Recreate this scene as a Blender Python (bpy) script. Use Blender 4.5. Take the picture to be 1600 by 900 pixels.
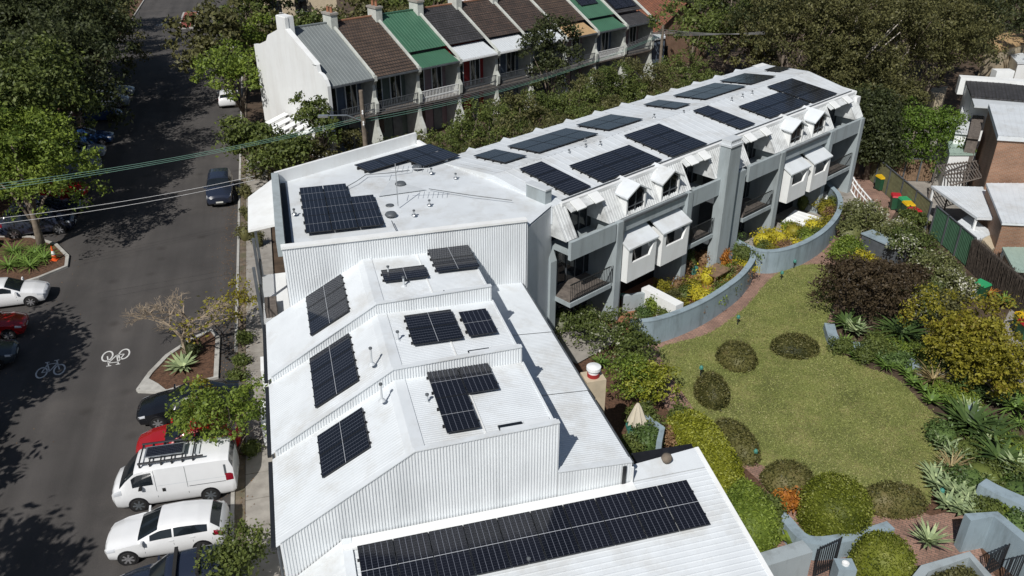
import bpy, math, random
import numpy as np
R = math.radians
for o in list(bpy.data.objects): bpy.data.objects.remove(o)
scene = bpy.context.scene
COL = scene.collection
random.seed(5)

# ------------------------------------------------------------------ camera, sky, sun, exposure
FPX, PITCH, CAMH = 1295.0, R(28.4), 22.0
cam = bpy.data.cameras.new('camera'); camo = bpy.data.objects.new('camera', cam); COL.objects.link(camo)
cam.sensor_width = 36; cam.lens = 36 * FPX / 1600; cam.clip_start = .5; cam.clip_end = 900
camo.location = (0, 0, CAMH); camo.rotation_euler = (math.pi / 2 - PITCH, 0, 0)
scene.camera = camo
SUN_AZ, SUN_EL = R(203), R(47)
w = bpy.data.worlds.new('World'); scene.world = w; w.use_nodes = True
wn = w.node_tree; bgn = wn.nodes['Background']
sky = wn.nodes.new('ShaderNodeTexSky'); sky.sky_type = 'NISHITA'; sky.sun_disc = False
sky.sun_elevation = SUN_EL; sky.sun_rotation = SUN_AZ
wn.links.new(sky.outputs[0], bgn.inputs[0]); bgn.inputs[1].default_value = .05
sl = bpy.data.lights.new('sun', 'SUN'); sl.energy = 4.1; sl.angle = R(.5); sl.color = (1, .97, .925)
so = bpy.data.objects.new('sun', sl); COL.objects.link(so)
so.rotation_euler = (math.pi / 2 - SUN_EL, 0, math.pi - SUN_AZ)
so.location = (-20, -40, 60)
vs = scene.view_settings; vs.view_transform = 'Standard'; vs.look = 'None'; vs.exposure = .08; vs.gamma = 1
vs.use_curve_mapping = False

# ------------------------------------------------------------------ pixel -> point, frames
_c, _s = math.cos(PITCH), math.sin(PITCH)
def g(x, y, z=0.):
    a = (x - 800) / FPX; b = (450 - y) / FPX
    t = (z - CAMH) / (-_s + b * _c)
    return (a * t, (_c + b * _s) * t, z)
AS = R(-15.7); U_ = (math.sin(AS), math.cos(AS)); V_ = (math.cos(AS), -math.sin(AS)); RZS = R(15.7)
def sw(v, u, z=0.): return (v * V_[0] + u * U_[0], v * V_[1] + u * U_[1], z)
def s_of(p): return (p[0] * V_[0] + p[1] * V_[1], p[0] * U_[0] + p[1] * U_[1])
RZC = R(43.2); C0 = (1.886, 33.466); LX = (math.cos(RZC), math.sin(RZC)); LY = (-LX[1], LX[0])
def kw(x, y, z=0.): return (C0[0] + x * LX[0] + y * LY[0], C0[1] + x * LX[1] + y * LY[1], z)
RZT = R(42.5); TX = (math.cos(RZT), math.sin(RZT)); TY = (-TX[1], TX[0])
def tw(x, y, z=0.): return (x * TX[0] + y * TY[0], x * TX[1] + y * TY[1], z)

# ------------------------------------------------------------------ materials
MATS = {}
def mat(name, col, rough=.6, metal=0., var=.15, scale=3., bump=0., bscale=40., spec=.5, col2=None, coat=0., dirt=None, dscale=.6, streak=1.):
    if name in MATS: return MATS[name]
    m = bpy.data.materials.new(name); m.use_nodes = True; nt = m.node_tree; N = nt.nodes; L = nt.links
    p = N['Principled BSDF']; p.inputs['Roughness'].default_value = rough; p.inputs['Metallic'].default_value = metal
    p.inputs['Specular IOR Level'].default_value = spec; p.inputs['Coat Weight'].default_value = coat
    tc = N.new('ShaderNodeNewGeometry')
    nz = N.new('ShaderNodeTexNoise'); nz.inputs['Scale'].default_value = scale; nz.inputs['Detail'].default_value = 6
    L.new(tc.outputs['Position'], nz.inputs['Vector'])
    rp = N.new('ShaderNodeValToRGB'); rp.color_ramp.elements[0].position = .3; rp.color_ramp.elements[1].position = .7
    c2 = col2 or tuple(min(1, c * (1 + var)) for c in col); c1 = col if col2 else tuple(c * (1 - var) for c in col)
    rp.color_ramp.elements[0].color = (*c1, 1); rp.color_ramp.elements[1].color = (*c2, 1)
    L.new(nz.outputs[0], rp.inputs[0]); out = rp.outputs[0]
    if dirt:
        mpz = N.new('ShaderNodeMapping'); mpz.inputs['Scale'].default_value = (1, 1, streak); L.new(tc.outputs['Position'], mpz.inputs[0])
        n2 = N.new('ShaderNodeTexNoise'); n2.inputs['Scale'].default_value = dscale; n2.inputs['Detail'].default_value = 9; n2.inputs['Roughness'].default_value = .7
        L.new(mpz.outputs[0], n2.inputs['Vector'])
        r2 = N.new('ShaderNodeValToRGB'); r2.color_ramp.elements[0].position = .48; r2.color_ramp.elements[1].position = .72
        r2.color_ramp.elements[0].color = (0, 0, 0, 1); r2.color_ramp.elements[1].color = (.8, .8, .8, 1)
        L.new(n2.outputs[0], r2.inputs[0])
        mx = N.new('ShaderNodeMixRGB'); mx.inputs[2].default_value = (*dirt, 1); L.new(r2.outputs[0], mx.inputs[0]); L.new(out, mx.inputs[1]); out = mx.outputs[0]
    L.new(out, p.inputs['Base Color'])
    if bump:
        n3 = N.new('ShaderNodeTexNoise'); n3.inputs['Scale'].default_value = bscale; n3.inputs['Detail'].default_value = 4
        L.new(tc.outputs['Position'], n3.inputs['Vector'])
        bp = N.new('ShaderNodeBump'); bp.inputs['Strength'].default_value = bump; bp.inputs['Distance'].default_value = .03
        L.new(n3.outputs[0], bp.inputs['Height']); L.new(bp.outputs[0], p.inputs['Normal'])
    MATS[name] = m; return m

def leafmat(name, c1, c2, c3=None, trans=.28, rough=.55, clump=.45):
    c1 = tuple(x * 1.15 for x in c1); c2 = tuple(min(.6, x * 1.45) for x in c2)
    m = bpy.data.materials.new(name); m.use_nodes = True; nt = m.node_tree; N = nt.nodes; L = nt.links
    p = N['Principled BSDF']; p.inputs['Roughness'].default_value = rough; p.inputs['Specular IOR Level'].default_value = .3
    ge = N.new('ShaderNodeNewGeometry')
    rp = N.new('ShaderNodeValToRGB'); e = rp.color_ramp.elements
    e[0].color = (*c1, 1); e[1].color = (*c2, 1)
    if c3: q = e.new(.74); q.color = (*c2, 1); e[2].color = (*c3, 1); q2 = e.new(.7); q2.color = (*c2, 1)
    nz = N.new('ShaderNodeTexNoise'); nz.inputs['Scale'].default_value = clump; nz.inputs['Detail'].default_value = 3
    L.new(ge.outputs['Position'], nz.inputs['Vector'])
    ma = N.new('ShaderNodeMath'); ma.operation = 'MULTIPLY_ADD'; ma.inputs[1].default_value = .75
    mb_ = N.new('ShaderNodeMath'); mb_.operation = 'MULTIPLY_ADD'; mb_.inputs[1].default_value = 1.1; mb_.inputs[2].default_value = -.42
    L.new(nz.outputs[0], mb_.inputs[0]); L.new(ge.outputs['Random Per Island'], ma.inputs[0]); L.new(mb_.outputs[0], ma.inputs[2])
    L.new(ma.outputs[0], rp.inputs[0])
    L.new(rp.outputs[0], p.inputs['Base Color'])
    t = N.new('ShaderNodeBsdfTranslucent'); L.new(rp.outputs[0], t.inputs[0])
    mx = N.new('ShaderNodeMixShader'); mx.inputs[0].default_value = trans
    L.new(p.outputs[0], mx.inputs[1]); L.new(t.outputs[0], mx.inputs[2]); L.new(mx.outputs[0], N['Material Output'].inputs[0])
    MATS[name] = m; return m

def pvmat():
    m = bpy.data.materials.new('pv'); m.use_nodes = True; nt = m.node_tree; N = nt.nodes; L = nt.links
    p = N['Principled BSDF']; p.inputs['Roughness'].default_value = .12; p.inputs['Specular IOR Level'].default_value = .55
    at = N.new('ShaderNodeUVMap'); sp = N.new('ShaderNodeSeparateXYZ'); L.new(at.outputs[0], sp.inputs[0])
    def line(inp, n, wd):
        a = N.new('ShaderNodeMath'); a.operation = 'MULTIPLY'; a.inputs[1].default_value = n; L.new(inp, a.inputs[0])
        f = N.new('ShaderNodeMath'); f.operation = 'FRACT'; L.new(a.outputs[0], f.inputs[0])
        s = N.new('ShaderNodeMath'); s.operation = 'SUBTRACT'; s.inputs[1].default_value = .5; L.new(f.outputs[0], s.inputs[0])
        b = N.new('ShaderNodeMath'); b.operation = 'ABSOLUTE'; L.new(s.outputs[0], b.inputs[0])
        c = N.new('ShaderNodeMath'); c.operation = 'GREATER_THAN'; c.inputs[1].default_value = .5 - wd; L.new(b.outputs[0], c.inputs[0]); return c.outputs[0]
    l1 = line(sp.outputs[0], 6, .035); l2 = line(sp.outputs[1], 20, .03)
    mx = N.new('ShaderNodeMath'); mx.operation = 'MAXIMUM'; L.new(l1, mx.inputs[0])
    h = N.new('ShaderNodeMath'); h.operation = 'MULTIPLY'; h.inputs[1].default_value = .35; L.new(l2, h.inputs[0]); L.new(h.outputs[0], mx.inputs[1])
    oi = N.new('ShaderNodeObjectInfo')
    rb = N.new('ShaderNodeMixRGB'); rb.inputs[1].default_value = (.006, .007, .011, 1); rb.inputs[2].default_value = (.01, .011, .017, 1); L.new(oi.outputs['Random'], rb.inputs[0])
    c = N.new('ShaderNodeMixRGB'); c.inputs[2].default_value = (.13, .14, .17, 1); L.new(mx.outputs[0], c.inputs[0]); L.new(rb.outputs[0], c.inputs[1])
    L.new(c.outputs[0], p.inputs['Base Color']); MATS['pv'] = m; return m

def tilemat(name, c1, c2, rot, sx, sy, bumpd=.03, mortar=(.02, .018, .016)):
    "courses of tiles, bricks or pavers too small to model singly, laid along a frame turned by rot"
    m = bpy.data.materials.new(name); m.use_nodes = True; nt = m.node_tree; N = nt.nodes; L = nt.links
    p = N['Principled BSDF']; p.inputs['Roughness'].default_value = .75
    ge = N.new('ShaderNodeTexCoord'); mp = N.new('ShaderNodeMapping'); mp.inputs['Rotation'].default_value = rot
    L.new(ge.outputs['Object'], mp.inputs[0])
    b = N.new('ShaderNodeTexBrick'); b.inputs['Scale'].default_value = 1; b.inputs['Brick Width'].default_value = sx; b.inputs['Row Height'].default_value = sy
    b.inputs['Mortar Size'].default_value = .012 if sy < .15 else .025; b.inputs['Color1'].default_value = (*c1, 1); b.inputs['Color2'].default_value = (*c2, 1); b.inputs['Mortar'].default_value = (*mortar, 1)
    L.new(mp.outputs[0], b.inputs[0])
    nz = N.new('ShaderNodeTexNoise'); nz.inputs['Scale'].default_value = .9; nz.inputs['Detail'].default_value = 8; L.new(ge.outputs['Object'], nz.inputs[0])
    ov = N.new('ShaderNodeMixRGB'); ov.blend_type = 'OVERLAY'; ov.inputs[0].default_value = .55; L.new(b.outputs[0], ov.inputs[1]); L.new(nz.outputs[0], ov.inputs[2])
    L.new(ov.outputs[0], p.inputs['Base Color'])
    bp = N.new('ShaderNodeBump'); bp.inputs['Strength'].default_value = .6; bp.inputs['Distance'].default_value = bumpd; bp.invert = True
    L.new(b.outputs['Fac'], bp.inputs['Height']); L.new(bp.outputs[0], p.inputs['Normal'])
    MATS[name] = m; return m

M = MATS
mat('soil', (.075, .05, .032), .95, var=.4, scale=1.2, bump=.5, bscale=9)
mat('mulch', (.1, .052, .03), .95, var=.5, scale=9, bump=.9, bscale=30)
mat('concrete', (.3, .28, .25), .85, var=.15, scale=2, bump=.15, bscale=60, dirt=(.16, .14, .12))
mat('kerb', (.42, .41, .38), .85, var=.15, scale=4, dirt=(.2, .18, .15))
mat('white_roof', (.645, .68, .705), .5, var=.045, scale=1.3, dirt=(.47, .465, .44), dscale=.55)
mat('white_wall', (.69, .72, .74), .55, var=.04, scale=1.2, dirt=(.53, .56, .58), dscale=1.1, streak=.12)
mat('white_paint', (.78, .795, .79), .6, var=.03, scale=1, dirt=(.68, .68, .66), dscale=1.0, streak=.2)
mat('grey_render', (.33, .375, .39), .75, var=.06, scale=1, dirt=(.2, .22, .22), dscale=1.5, streak=.15)
mat('blue_render', (.26, .33, .37), .8, var=.08, scale=1.5, dirt=(.13, .16, .17), dscale=1.8, streak=.2)
mat('dark', (.012, .012, .014), .5, var=.3); mat('rubber', (.015, .015, .015), .8, var=.2)
mat('glass', (.012, .016, .02), .06, var=.2, spec=.7)
mat('frame', (.09, .1, .11), .5, var=.2); mat('rail', (.02, .022, .025), .4, var=.1)
mat('alu', (.55, .57, .58), .35, metal=.8, var=.1); mat('rim', (.5, .5, .52), .3, metal=.7, var=.1)
mat('pvframe', (.02, .022, .026), .4, var=.1); mat('pvline', (.42, .44, .47), .5, var=.05)
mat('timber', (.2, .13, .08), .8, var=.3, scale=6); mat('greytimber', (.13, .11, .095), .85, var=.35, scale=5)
mat('bark', (.16, .13, .1), .9, var=.35, scale=4, bump=.5, bscale=20); mat('palebark', (.4, .36, .31), .85, var=.3, scale=2); mat('twig', (.27, .215, .155), .9, var=.25)
mat('roadpaint', (.62, .62, .6), .8, var=.1, scale=12, dirt=(.25, .24, .23), dscale=7)
mat('redpaint', (.25, .07, .05), .85, var=.2)
mat('brickplain', (.27, .13, .075), .85, var=.2, scale=4)
pvmat()
leafmat('leaf_dark', (.018, .026, .01), (.058, .068, .024))
leafmat('leaf_olive', (.036, .04, .014), (.125, .12, .045))
leafmat('leaf_mid', (.03, .048, .011), (.115, .14, .035))
leafmat('leaf_bright', (.05, .085, .012), (.17, .22, .035))
leafmat('leaf_round', (.03, .06, .008), (.11, .17, .025))
leafmat('leaf_lime', (.06, .075, .006), (.21, .22, .022), (.4, .42, .13), clump=.9)
leafmat('leaf_gold', (.07, .07, .007), (.21, .19, .022), (.14, .08, .02))
leafmat('leaf_brown', (.03, .034, .009), (.105, .1, .032), (.2, .17, .07), clump=1.8)
leafmat('leaf_drum', (.03, .043, .004), (.13, .15, .018), (.32, .33, .09), clump=1.2)
leafmat('leaf_red', (.024, .016, .009), (.075, .055, .03), clump=1.2)
leafmat('leaf_yellowfl', (.1, .1, .012), (.45, .36, .03), (.5, .42, .05))
leafmat('leaf_white', (.05, .06, .02), (.13, .14, .05), (.7, .68, .6))
leafmat('leaf_flower', (.026, .04, .01), (.09, .115, .03), (.62, .6, .52))
leafmat('leaf_orange', (.2, .06, .01), (.4, .17, .03))
leafmat('leaf_agave', (.08, .13, .06), (.28, .33, .17), trans=.12)
leafmat('leaf_cycad', (.02, .04, .012), (.07, .11, .03), trans=.1)
leafmat('leaf_straw', (.13, .1, .05), (.32, .25, .12), trans=.15)
leafmat('leaf_strap', (.045, .09, .015), (.15, .23, .05), trans=.2)
leafmat('leaf_rust', (.09, .05, .025), (.24, .15, .08))

# asphalt
def special():
    m = mat('asphalt', (.06, .055, .052), .9, var=.16, scale=.35, bump=.35, bscale=90, dirt=(.088, .079, .072), dscale=.22)
    nt = m.node_tree; N = nt.nodes; L = nt.links; p = N['Principled BSDF']
    src = p.inputs['Base Color'].links[0].from_socket
    ge = N.new('ShaderNodeNewGeometry'); n = N.new('ShaderNodeTexNoise'); n.inputs['Scale'].default_value = 25; n.inputs['Detail'].default_value = 5
    L.new(ge.outputs['Position'], n.inputs['Vector'])
    ov = N.new('ShaderNodeMixRGB'); ov.blend_type = 'OVERLAY'; ov.inputs[0].default_value = .5; L.new(src, ov.inputs[1]); L.new(n.outputs[0], ov.inputs[2])
    mp = N.new('ShaderNodeMapping'); mp.inputs['Rotation'].default_value = (0, 0, -RZS); L.new(ge.outputs['Position'], mp.inputs[0])
    m2 = N.new('ShaderNodeMapping'); m2.inputs['Scale'].default_value = (.9, .05, 1); L.new(mp.outputs[0], m2.inputs[0])
    nw = N.new('ShaderNodeTexNoise'); nw.inputs['Scale'].default_value = 1; nw.inputs['Detail'].default_value = 5; L.new(m2.outputs[0], nw.inputs['Vector'])
    o2 = N.new('ShaderNodeMixRGB'); o2.blend_type = 'OVERLAY'; o2.inputs[0].default_value = .55; L.new(ov.outputs[0], o2.inputs[1]); L.new(nw.outputs[0], o2.inputs[2])
    vo = N.new('ShaderNodeTexVoronoi'); vo.inputs['Scale'].default_value = .55; L.new(mp.outputs[0], vo.inputs['Vector'])
    sp = N.new('ShaderNodeValToRGB'); sp.color_ramp.elements[0].position = .05; sp.color_ramp.elements[1].position = .22; sp.color_ramp.elements[0].color = (.62, .6, .58, 1); sp.color_ramp.elements[1].color = (1, 1, 1, 1); L.new(vo.outputs['Distance'], sp.inputs[0])
    o3 = N.new('ShaderNodeMixRGB'); o3.blend_type = 'MULTIPLY'; o3.inputs[0].default_value = .8; L.new(o2.outputs[0], o3.inputs[1]); L.new(sp.outputs[0], o3.inputs[2]); L.new(o3.outputs[0], p.inputs['Base Color'])
    m = mat('lawn', (.15, .165, .045), .9, var=.3, scale=.55, bump=.8, bscale=45, dirt=(.33, .28, .12), dscale=.6)
    nt = m.node_tree; N = nt.nodes; L = nt.links; p = N['Principled BSDF']
    src = p.inputs['Base Color'].links[0].from_socket
    ge = N.new('ShaderNodeNewGeometry'); n = N.new('ShaderNodeTexNoise'); n.inputs['Scale'].default_value = 9; n.inputs['Detail'].default_value = 8; n.inputs['Roughness'].default_value = .75
    L.new(ge.outputs['Position'], n.inputs['Vector'])
    ov = N.new('ShaderNodeMixRGB'); ov.blend_type = 'OVERLAY'; ov.inputs[0].default_value = .75; L.new(src, ov.inputs[1]); L.new(n.outputs[0], ov.inputs[2]); L.new(ov.outputs[0], p.inputs['Base Color'])
special()
tilemat('paver', (.34, .2, .15), (.24, .145, .11), (0, 0, R(30)), .24, .115, .006, (.15, .11, .09))
tilemat('brick', (.3, .15, .085), (.23, .115, .065), (R(90), 0, 0), .24, .086, .006, (.28, .22, .17))
tilemat('tile_brown', (.1, .065, .045), (.07, .047, .036), (0, 0, 0), .24, .3)
tilemat('tile_slate', (.05, .048, .052), (.034, .034, .038), (0, 0, 0), .26, .28)
tilemat('tile_dkbrown', (.085, .055, .042), (.055, .04, .034), (0, 0, 0), .26, .3)
tilemat('tile_orange', (.27, .1, .05), (.19, .075, .042), (0, 0, 0), .24, .3)
mat('metal_green', (.045, .125, .075), .5, var=.1, scale=1); mat('metal_grey', (.18, .2, .2), .5, var=.06, scale=1)
mat('metal_light', (.55, .58, .6), .5, var=.05); mat('metal_tan', (.4, .27, .14), .6, var=.1)
mat('blue_shade', (.11, .14, .19), .8, var=.1); mat('pink_wall', (.28, .2, .21), .8, var=.1); mat('cream', (.5, .42, .3), .8, var=.1)
mat('red_wall', (.3, .02, .02), .7, var=.1); mat('greengrey', (.12, .15, .13), .8, var=.1); mat('pillar', (.52, .54, .5), .8, var=.12, scale=3, dirt=(.3, .3, .27))
mat('fence_green', (.05, .12, .07), .6, var=.12); mat('fence_olive', (.12, .12, .06), .7, var=.15, scale=4); mat('greenglass', (.32, .42, .36), .4, var=.08)
mat('brush', (.055, .043, .034), .95, var=.4, scale=6); mat('canvas', (.55, .5, .4), .9, var=.08); mat('plastic_green', (.02, .08, .04), .5, var=.1)
mat('terracotta', (.3, .13, .07), .8, var=.15); mat('bluegreen', (.05, .2, .16), .6, var=.1)

# ------------------------------------------------------------------ mesh building
class MB:
    def __init__(s): s.v = []; s.f = []; s.m = []
    def add(s, vs_, fs, m=0):
        b = len(s.v); s.v += [tuple(p) for p in vs_]; s.f += [tuple(b + i for i in f) for f in fs]; s.m += [m] * len(fs); return s
    def box(s, x0, x1, y0, y1, z0, z1, m=0):
        return s.hexa([(x0, y0, z0), (x1, y0, z0), (x1, y1, z0), (x0, y1, z0), (x0, y0, z1), (x1, y0, z1), (x1, y1, z1), (x0, y1, z1)], m)
    def hexa(s, p, m=0):
        return s.add(p, [(3, 2, 1, 0), (4, 5, 6, 7), (0, 1, 5, 4), (1, 2, 6, 5), (2, 3, 7, 6), (3, 0, 4, 7)], m)
    def prism(s, poly, z0, z1, m=0):
        n = len(poly); z1f = z1 if callable(z1) else (lambda x, y: z1)
        a = sum(poly[i][0] * poly[(i + 1) % n][1] - poly[(i + 1) % n][0] * poly[i][1] for i in range(n))
        if a < 0: poly = poly[::-1]
        vs_ = [(p[0], p[1], z0) for p in poly] + [(p[0], p[1], z1f(p[0], p[1])) for p in poly]
        return s.add(vs_, [tuple(range(n - 1, -1, -1)), tuple(range(n, 2 * n))] + [(i, (i + 1) % n, n + (i + 1) % n, n + i) for i in range(n)], m)
    def extr(s, prof, axis, a0, a1, m=0):
        "extrude a closed profile (p,z) along x ('x': p is y) or y ('y': p is x)"
        n = len(prof)
        f = (lambda p, a: (a, p[0], p[1])) if axis == 'x' else (lambda p, a: (p[0], a, p[1]))
        vs_ = [f(p, a0) for p in prof] + [f(p, a1) for p in prof]
        return s.add(vs_, [tuple(range(n)), tuple(range(2 * n - 1, n - 1, -1))] + [(i, n + i, n + (i + 1) % n, (i + 1) % n) for i in range(n)], m)
    def tube(s, pts, r, n=6, m=0, cap=True):
        pts = [np.array(p, float) for p in pts]; rs = r if hasattr(r, '__len__') else [r] * len(pts); b = len(s.v)
        for i, p in enumerate(pts):
            d = pts[min(i + 1, len(pts) - 1)] - pts[max(i - 1, 0)]; d /= (np.linalg.norm(d) + 1e-9)
            a = np.cross(d, (0, 0, 1.) if abs(d[2]) < .9 else (1., 0, 0)); a /= np.linalg.norm(a); c = np.cross(d, a)
            for k in range(n):
                t = 2 * math.pi * k / n; s.v.append(tuple(p + rs[i] * (math.cos(t) * a + math.sin(t) * c)))
        fs = [(b + i * n + k, b + i * n + (k + 1) % n, b + (i + 1) * n + (k + 1) % n, b + (i + 1) * n + k) for i in range(len(pts) - 1) for k in range(n)]
        if cap: fs += [tuple(b + k for k in range(n))[::-1], tuple(b + (len(pts) - 1) * n + k for k in range(n))]
        s.f += fs; s.m += [m] * len(fs); return s
    def lathe(s, prof, c=(0, 0, 0), n=14, m=0):
        b = len(s.v)
        for r, z in prof:
            for k in range(n):
                t = 2 * math.pi * k / n; s.v.append((c[0] + r * math.cos(t), c[1] + r * math.sin(t), c[2] + z))
        fs = [(b + i * n + k, b + i * n + (k + 1) % n, b + (i + 1) * n + (k + 1) % n, b + (i + 1) * n + k) for i in range(len(prof) - 1) for k in range(n)]
        fs += [tuple(b + k for k in range(n))[::-1], tuple(b + (len(prof) - 1) * n + k for k in range(n))]
        s.f += fs; s.m += [m] * len(fs); return s
    def corr(s, p0, p1, top, bot, pitch=.2, amp=.03, m=0):
        "corrugated sheet from p0 to p1 (xy), top/bot functions of the fraction along it -> z"
        p0 = np.array(p0, float); p1 = np.array(p1, float); L = np.linalg.norm(p1 - p0); d = (p1 - p0) / L; nrm = np.array((d[1], -d[0]))
        xs = []; x = 0.
        while x < L: xs += [(x, 0), (x + pitch * .5, 0), (x + pitch * .62, amp), (x + pitch * .88, amp)]; x += pitch
        xs = [q for q in xs if q[0] < L] + [(L, 0)]; b = len(s.v)
        for q, o in xs:
            c = p0 + d * q + nrm * o; t = q / L
            s.v.append((c[0], c[1], bot(t))); s.v.append((c[0], c[1], top(t)))
        for i in range(len(xs) - 1): s.f.append((b + 2 * i, b + 2 * i + 2, b + 2 * i + 3, b + 2 * i + 1)); s.m.append(m)
        return s
    def ribbed(s, a, b, c, d, pitch=.25, amp=.018, m=0):
        "ribbed roof sheet on quad a-b-c-d; ribs run from edge ab to edge dc"
        a, b, c, d = [np.array(q, float) for q in (a, b, c, d)]; L = np.linalg.norm(b - a); n = np.cross(b - a, d - a); n /= np.linalg.norm(n)
        if n[2] < 0: n = -n
        ts = []; x = 0.
        while x < L: ts += [(x, 0), (x + pitch * .7, 0), (x + pitch * .78, amp), (x + pitch * .92, amp)]; x += pitch
        ts = [q for q in ts if q[0] < L] + [(L, 0)]; k = len(s.v)
        for q, o in ts:
            t = q / L; s.v.append(tuple(a + (b - a) * t + n * o)); s.v.append(tuple(d + (c - d) * t + n * o))
        for i in range(len(ts) - 1): s.f.append((k + 2 * i, k + 2 * i + 2, k + 2 * i + 3, k + 2 * i + 1)); s.m.append(m)
        return s
    def mesh(s, name, mats, off=(0, 0, 0), smooth=False):
        me = bpy.data.meshes.new(name); me.from_pydata([(x - off[0], y - off[1], z - off[2]) for x, y, z in s.v], [], s.f)
        for q in (mats if isinstance(mats, (list, tuple)) else [mats]): me.materials.append(MATS[q])
        if any(s.m): me.polygons.foreach_set('material_index', s.m)
        if smooth: me.polygons.foreach_set('use_smooth', [True] * len(s.f))
        me.update(); return me
    def build(s, name, mats, parent=None, off=(0, 0, 0), smooth=False):
        return link(name, s.mesh(name, mats, off, smooth), parent)
def link(name, me, parent=None, loc=None, rot=None):
    o = bpy.data.objects.new(name, me); COL.objects.link(o); o.parent = parent
    if loc is not None: o.location = loc
    if rot is not None: o.rotation_euler = rot
    return o
def tag(o, label, cat, group=None):
    o['label'] = label; o['category'] = cat
    if group: o['group'] = group
    return o
def thing(name, label, cat, loc=(0, 0, 0), rz=0., group=None):
    o = bpy.data.objects.new(name, None); COL.objects.link(o); o.empty_display_size = .3
    o.location = loc; o.rotation_euler = (0, 0, rz); return tag(o, label, cat, group)
def structure(o): o['kind'] = 'structure'; return o
def stuff(o): o['kind'] = 'stuff'; return o
def copy_tree(o, loc, rz=None, label=None, parent=None):
    c = o.copy(); COL.objects.link(c); c.parent = parent
    if parent is None:
        c.location = loc
        if rz is not None: c.rotation_euler = (0, 0, rz)
        if label: c['label'] = label
    for ch in list(o.children): copy_tree(ch, None, parent=c)
    return c

def flat(name, pts, z, m, parent=None):
    mb = MB(); mb.add([(p[0], p[1], z) for p in pts], [tuple(range(len(pts)))]); o = mb.build(name, m, parent)
    if o.data.polygons[0].normal.z < 0: o.data.flip_normals()
    return o
def smooth_line(pts, n=6, closed=False):
    P = [np.array(p[:2], float) for p in pts]; out = []; N = len(P)
    for i in range(N if closed else N - 1):
        p0 = P[(i - 1) % N] if closed or i else P[i]; p1 = P[i]; p2 = P[(i + 1) % N]; p3 = P[(i + 2) % N] if closed or i + 2 < N else p2
        for k in range(n):
            t = k / n; out.append(tuple(.5 * (2 * p1 + (p2 - p0) * t + (2 * p0 - 5 * p1 + 4 * p2 - p3) * t * t + (3 * p1 - p0 - 3 * p2 + p3) * t ** 3)))
    if not closed: out.append(tuple(P[-1]))
    return out
def wall_line(mb, pts, th, z0, z1, m=0, cap=None, capm=0):
    "a wall of thickness th along a polyline (xy); optional coping"
    P = [np.array(p[:2], float) for p in pts]; nn = []
    for i in range(len(P)):
        d = P[min(i + 1, len(P) - 1)] - P[max(i - 1, 0)]; d /= np.linalg.norm(d); nn.append(np.array((-d[1], d[0])))
    def strip(t, a, b, mm):
        k = len(mb.v)
        for p, n in zip(P, nn):
            l = p + n * t / 2; r = p - n * t / 2
            mb.v += [(l[0], l[1], a), (r[0], r[1], a), (r[0], r[1], b), (l[0], l[1], b)]
        for i in range(len(P) - 1):
            for q in range(4): mb.f.append((k + 4 * i + q, k + 4 * i + (q + 1) % 4, k + 4 * i + 4 + (q + 1) % 4, k + 4 * i + 4 + q)); mb.m.append(mm)
        e = k + 4 * (len(P) - 1); mb.f += [(k + 3, k + 2, k + 1, k), (e, e + 1, e + 2, e + 3)]; mb.m += [mm, mm]
    strip(th, z0, z1, m)
    if cap: strip(th + cap * 2, z1, z1 + .06, capm)
    return mb

# ------------------------------------------------------------------ foliage
rng = np.random.default_rng(11)
def quads_mesh(name, V4, m, extra=None):
    "V4: (n,4,3) separate quads; extra: (verts, faces) joined in"
    n = len(V4); me = bpy.data.meshes.new(name); vs_ = V4.reshape(-1, 3)
    ev, ef = extra if extra else (np.zeros((0, 3)), np.zeros((0, 4), int))
    nv = n * 4 + len(ev); me.vertices.add(nv); me.vertices.foreach_set('co', np.vstack([vs_, ev]).astype(np.float32).ravel())
    nf = n + len(ef); idx = np.vstack([np.arange(n * 4).reshape(-1, 4), np.array(ef, int).reshape(-1, 4) + n * 4]) if len(ef) else np.arange(n * 4).reshape(-1, 4)
    me.loops.add(nf * 4); me.loops.foreach_set('vertex_index', idx.ravel().astype(np.int32))
    me.polygons.add(nf); me.polygons.foreach_set('loop_start', (np.arange(nf) * 4).astype(np.int32))
    me.materials.append(MATS[m]); me.update(calc_edges=True); me.validate(); return me
def leaves(c, out, size, aspect=.55, up=.35, rnd=.9):
    n = len(c); nm = out * .6 + rng.normal(size=(n, 3)) * rnd; nm[:, 2] += up; nm /= np.linalg.norm(nm, axis=1)[:, None] + 1e-9
    t = np.cross(nm, rng.normal(size=(n, 3))); t /= np.linalg.norm(t, axis=1)[:, None] + 1e-9; b = np.cross(nm, t)
    s = size * rng.uniform(.65, 1.35, (n, 1)); l = t * s * .5; w_ = b * s * .5 * aspect
    return np.stack([c - l, c + w_ - l * .1, c + l, c - w_ - l * .1], 1)
def sphere_pts(n):
    d = rng.normal(size=(n, 3)); return d / np.linalg.norm(d, axis=1)[:, None]
def crown_mesh(name, lobes, nleaf, size, m, clump=.5, perclump=26, aspect=.55, extra=None):
    vol = np.array([a[3] ** 2 for a in lobes]); pr_ = vol / vol.sum(); C_, O_ = [], []
    ncl = max(4, int(nleaf / perclump))
    li = rng.choice(len(lobes), ncl, p=pr_)
    for i in li:
        x, y, z, r, rz = lobes[i]; d = sphere_pts(1)[0]; 
        if d[2] < -.45: d[2] *= -1
        q = rng.uniform(.55, 1.) ** .5; cen = np.array((x, y, z)) + d * q * np.array((r, r, rz))
        k = perclump; off = sphere_pts(k) * (rng.uniform(0, 1, (k, 1)) ** .6) * clump * rng.uniform(.6, 1.4) * np.array((1, 1, .65))
        C_.append(cen + off); O_.append(d * .7 + off / clump)
    return quads_mesh(name, leaves(np.vstack(C_), np.vstack(O_), size, aspect), m, extra)
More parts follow.
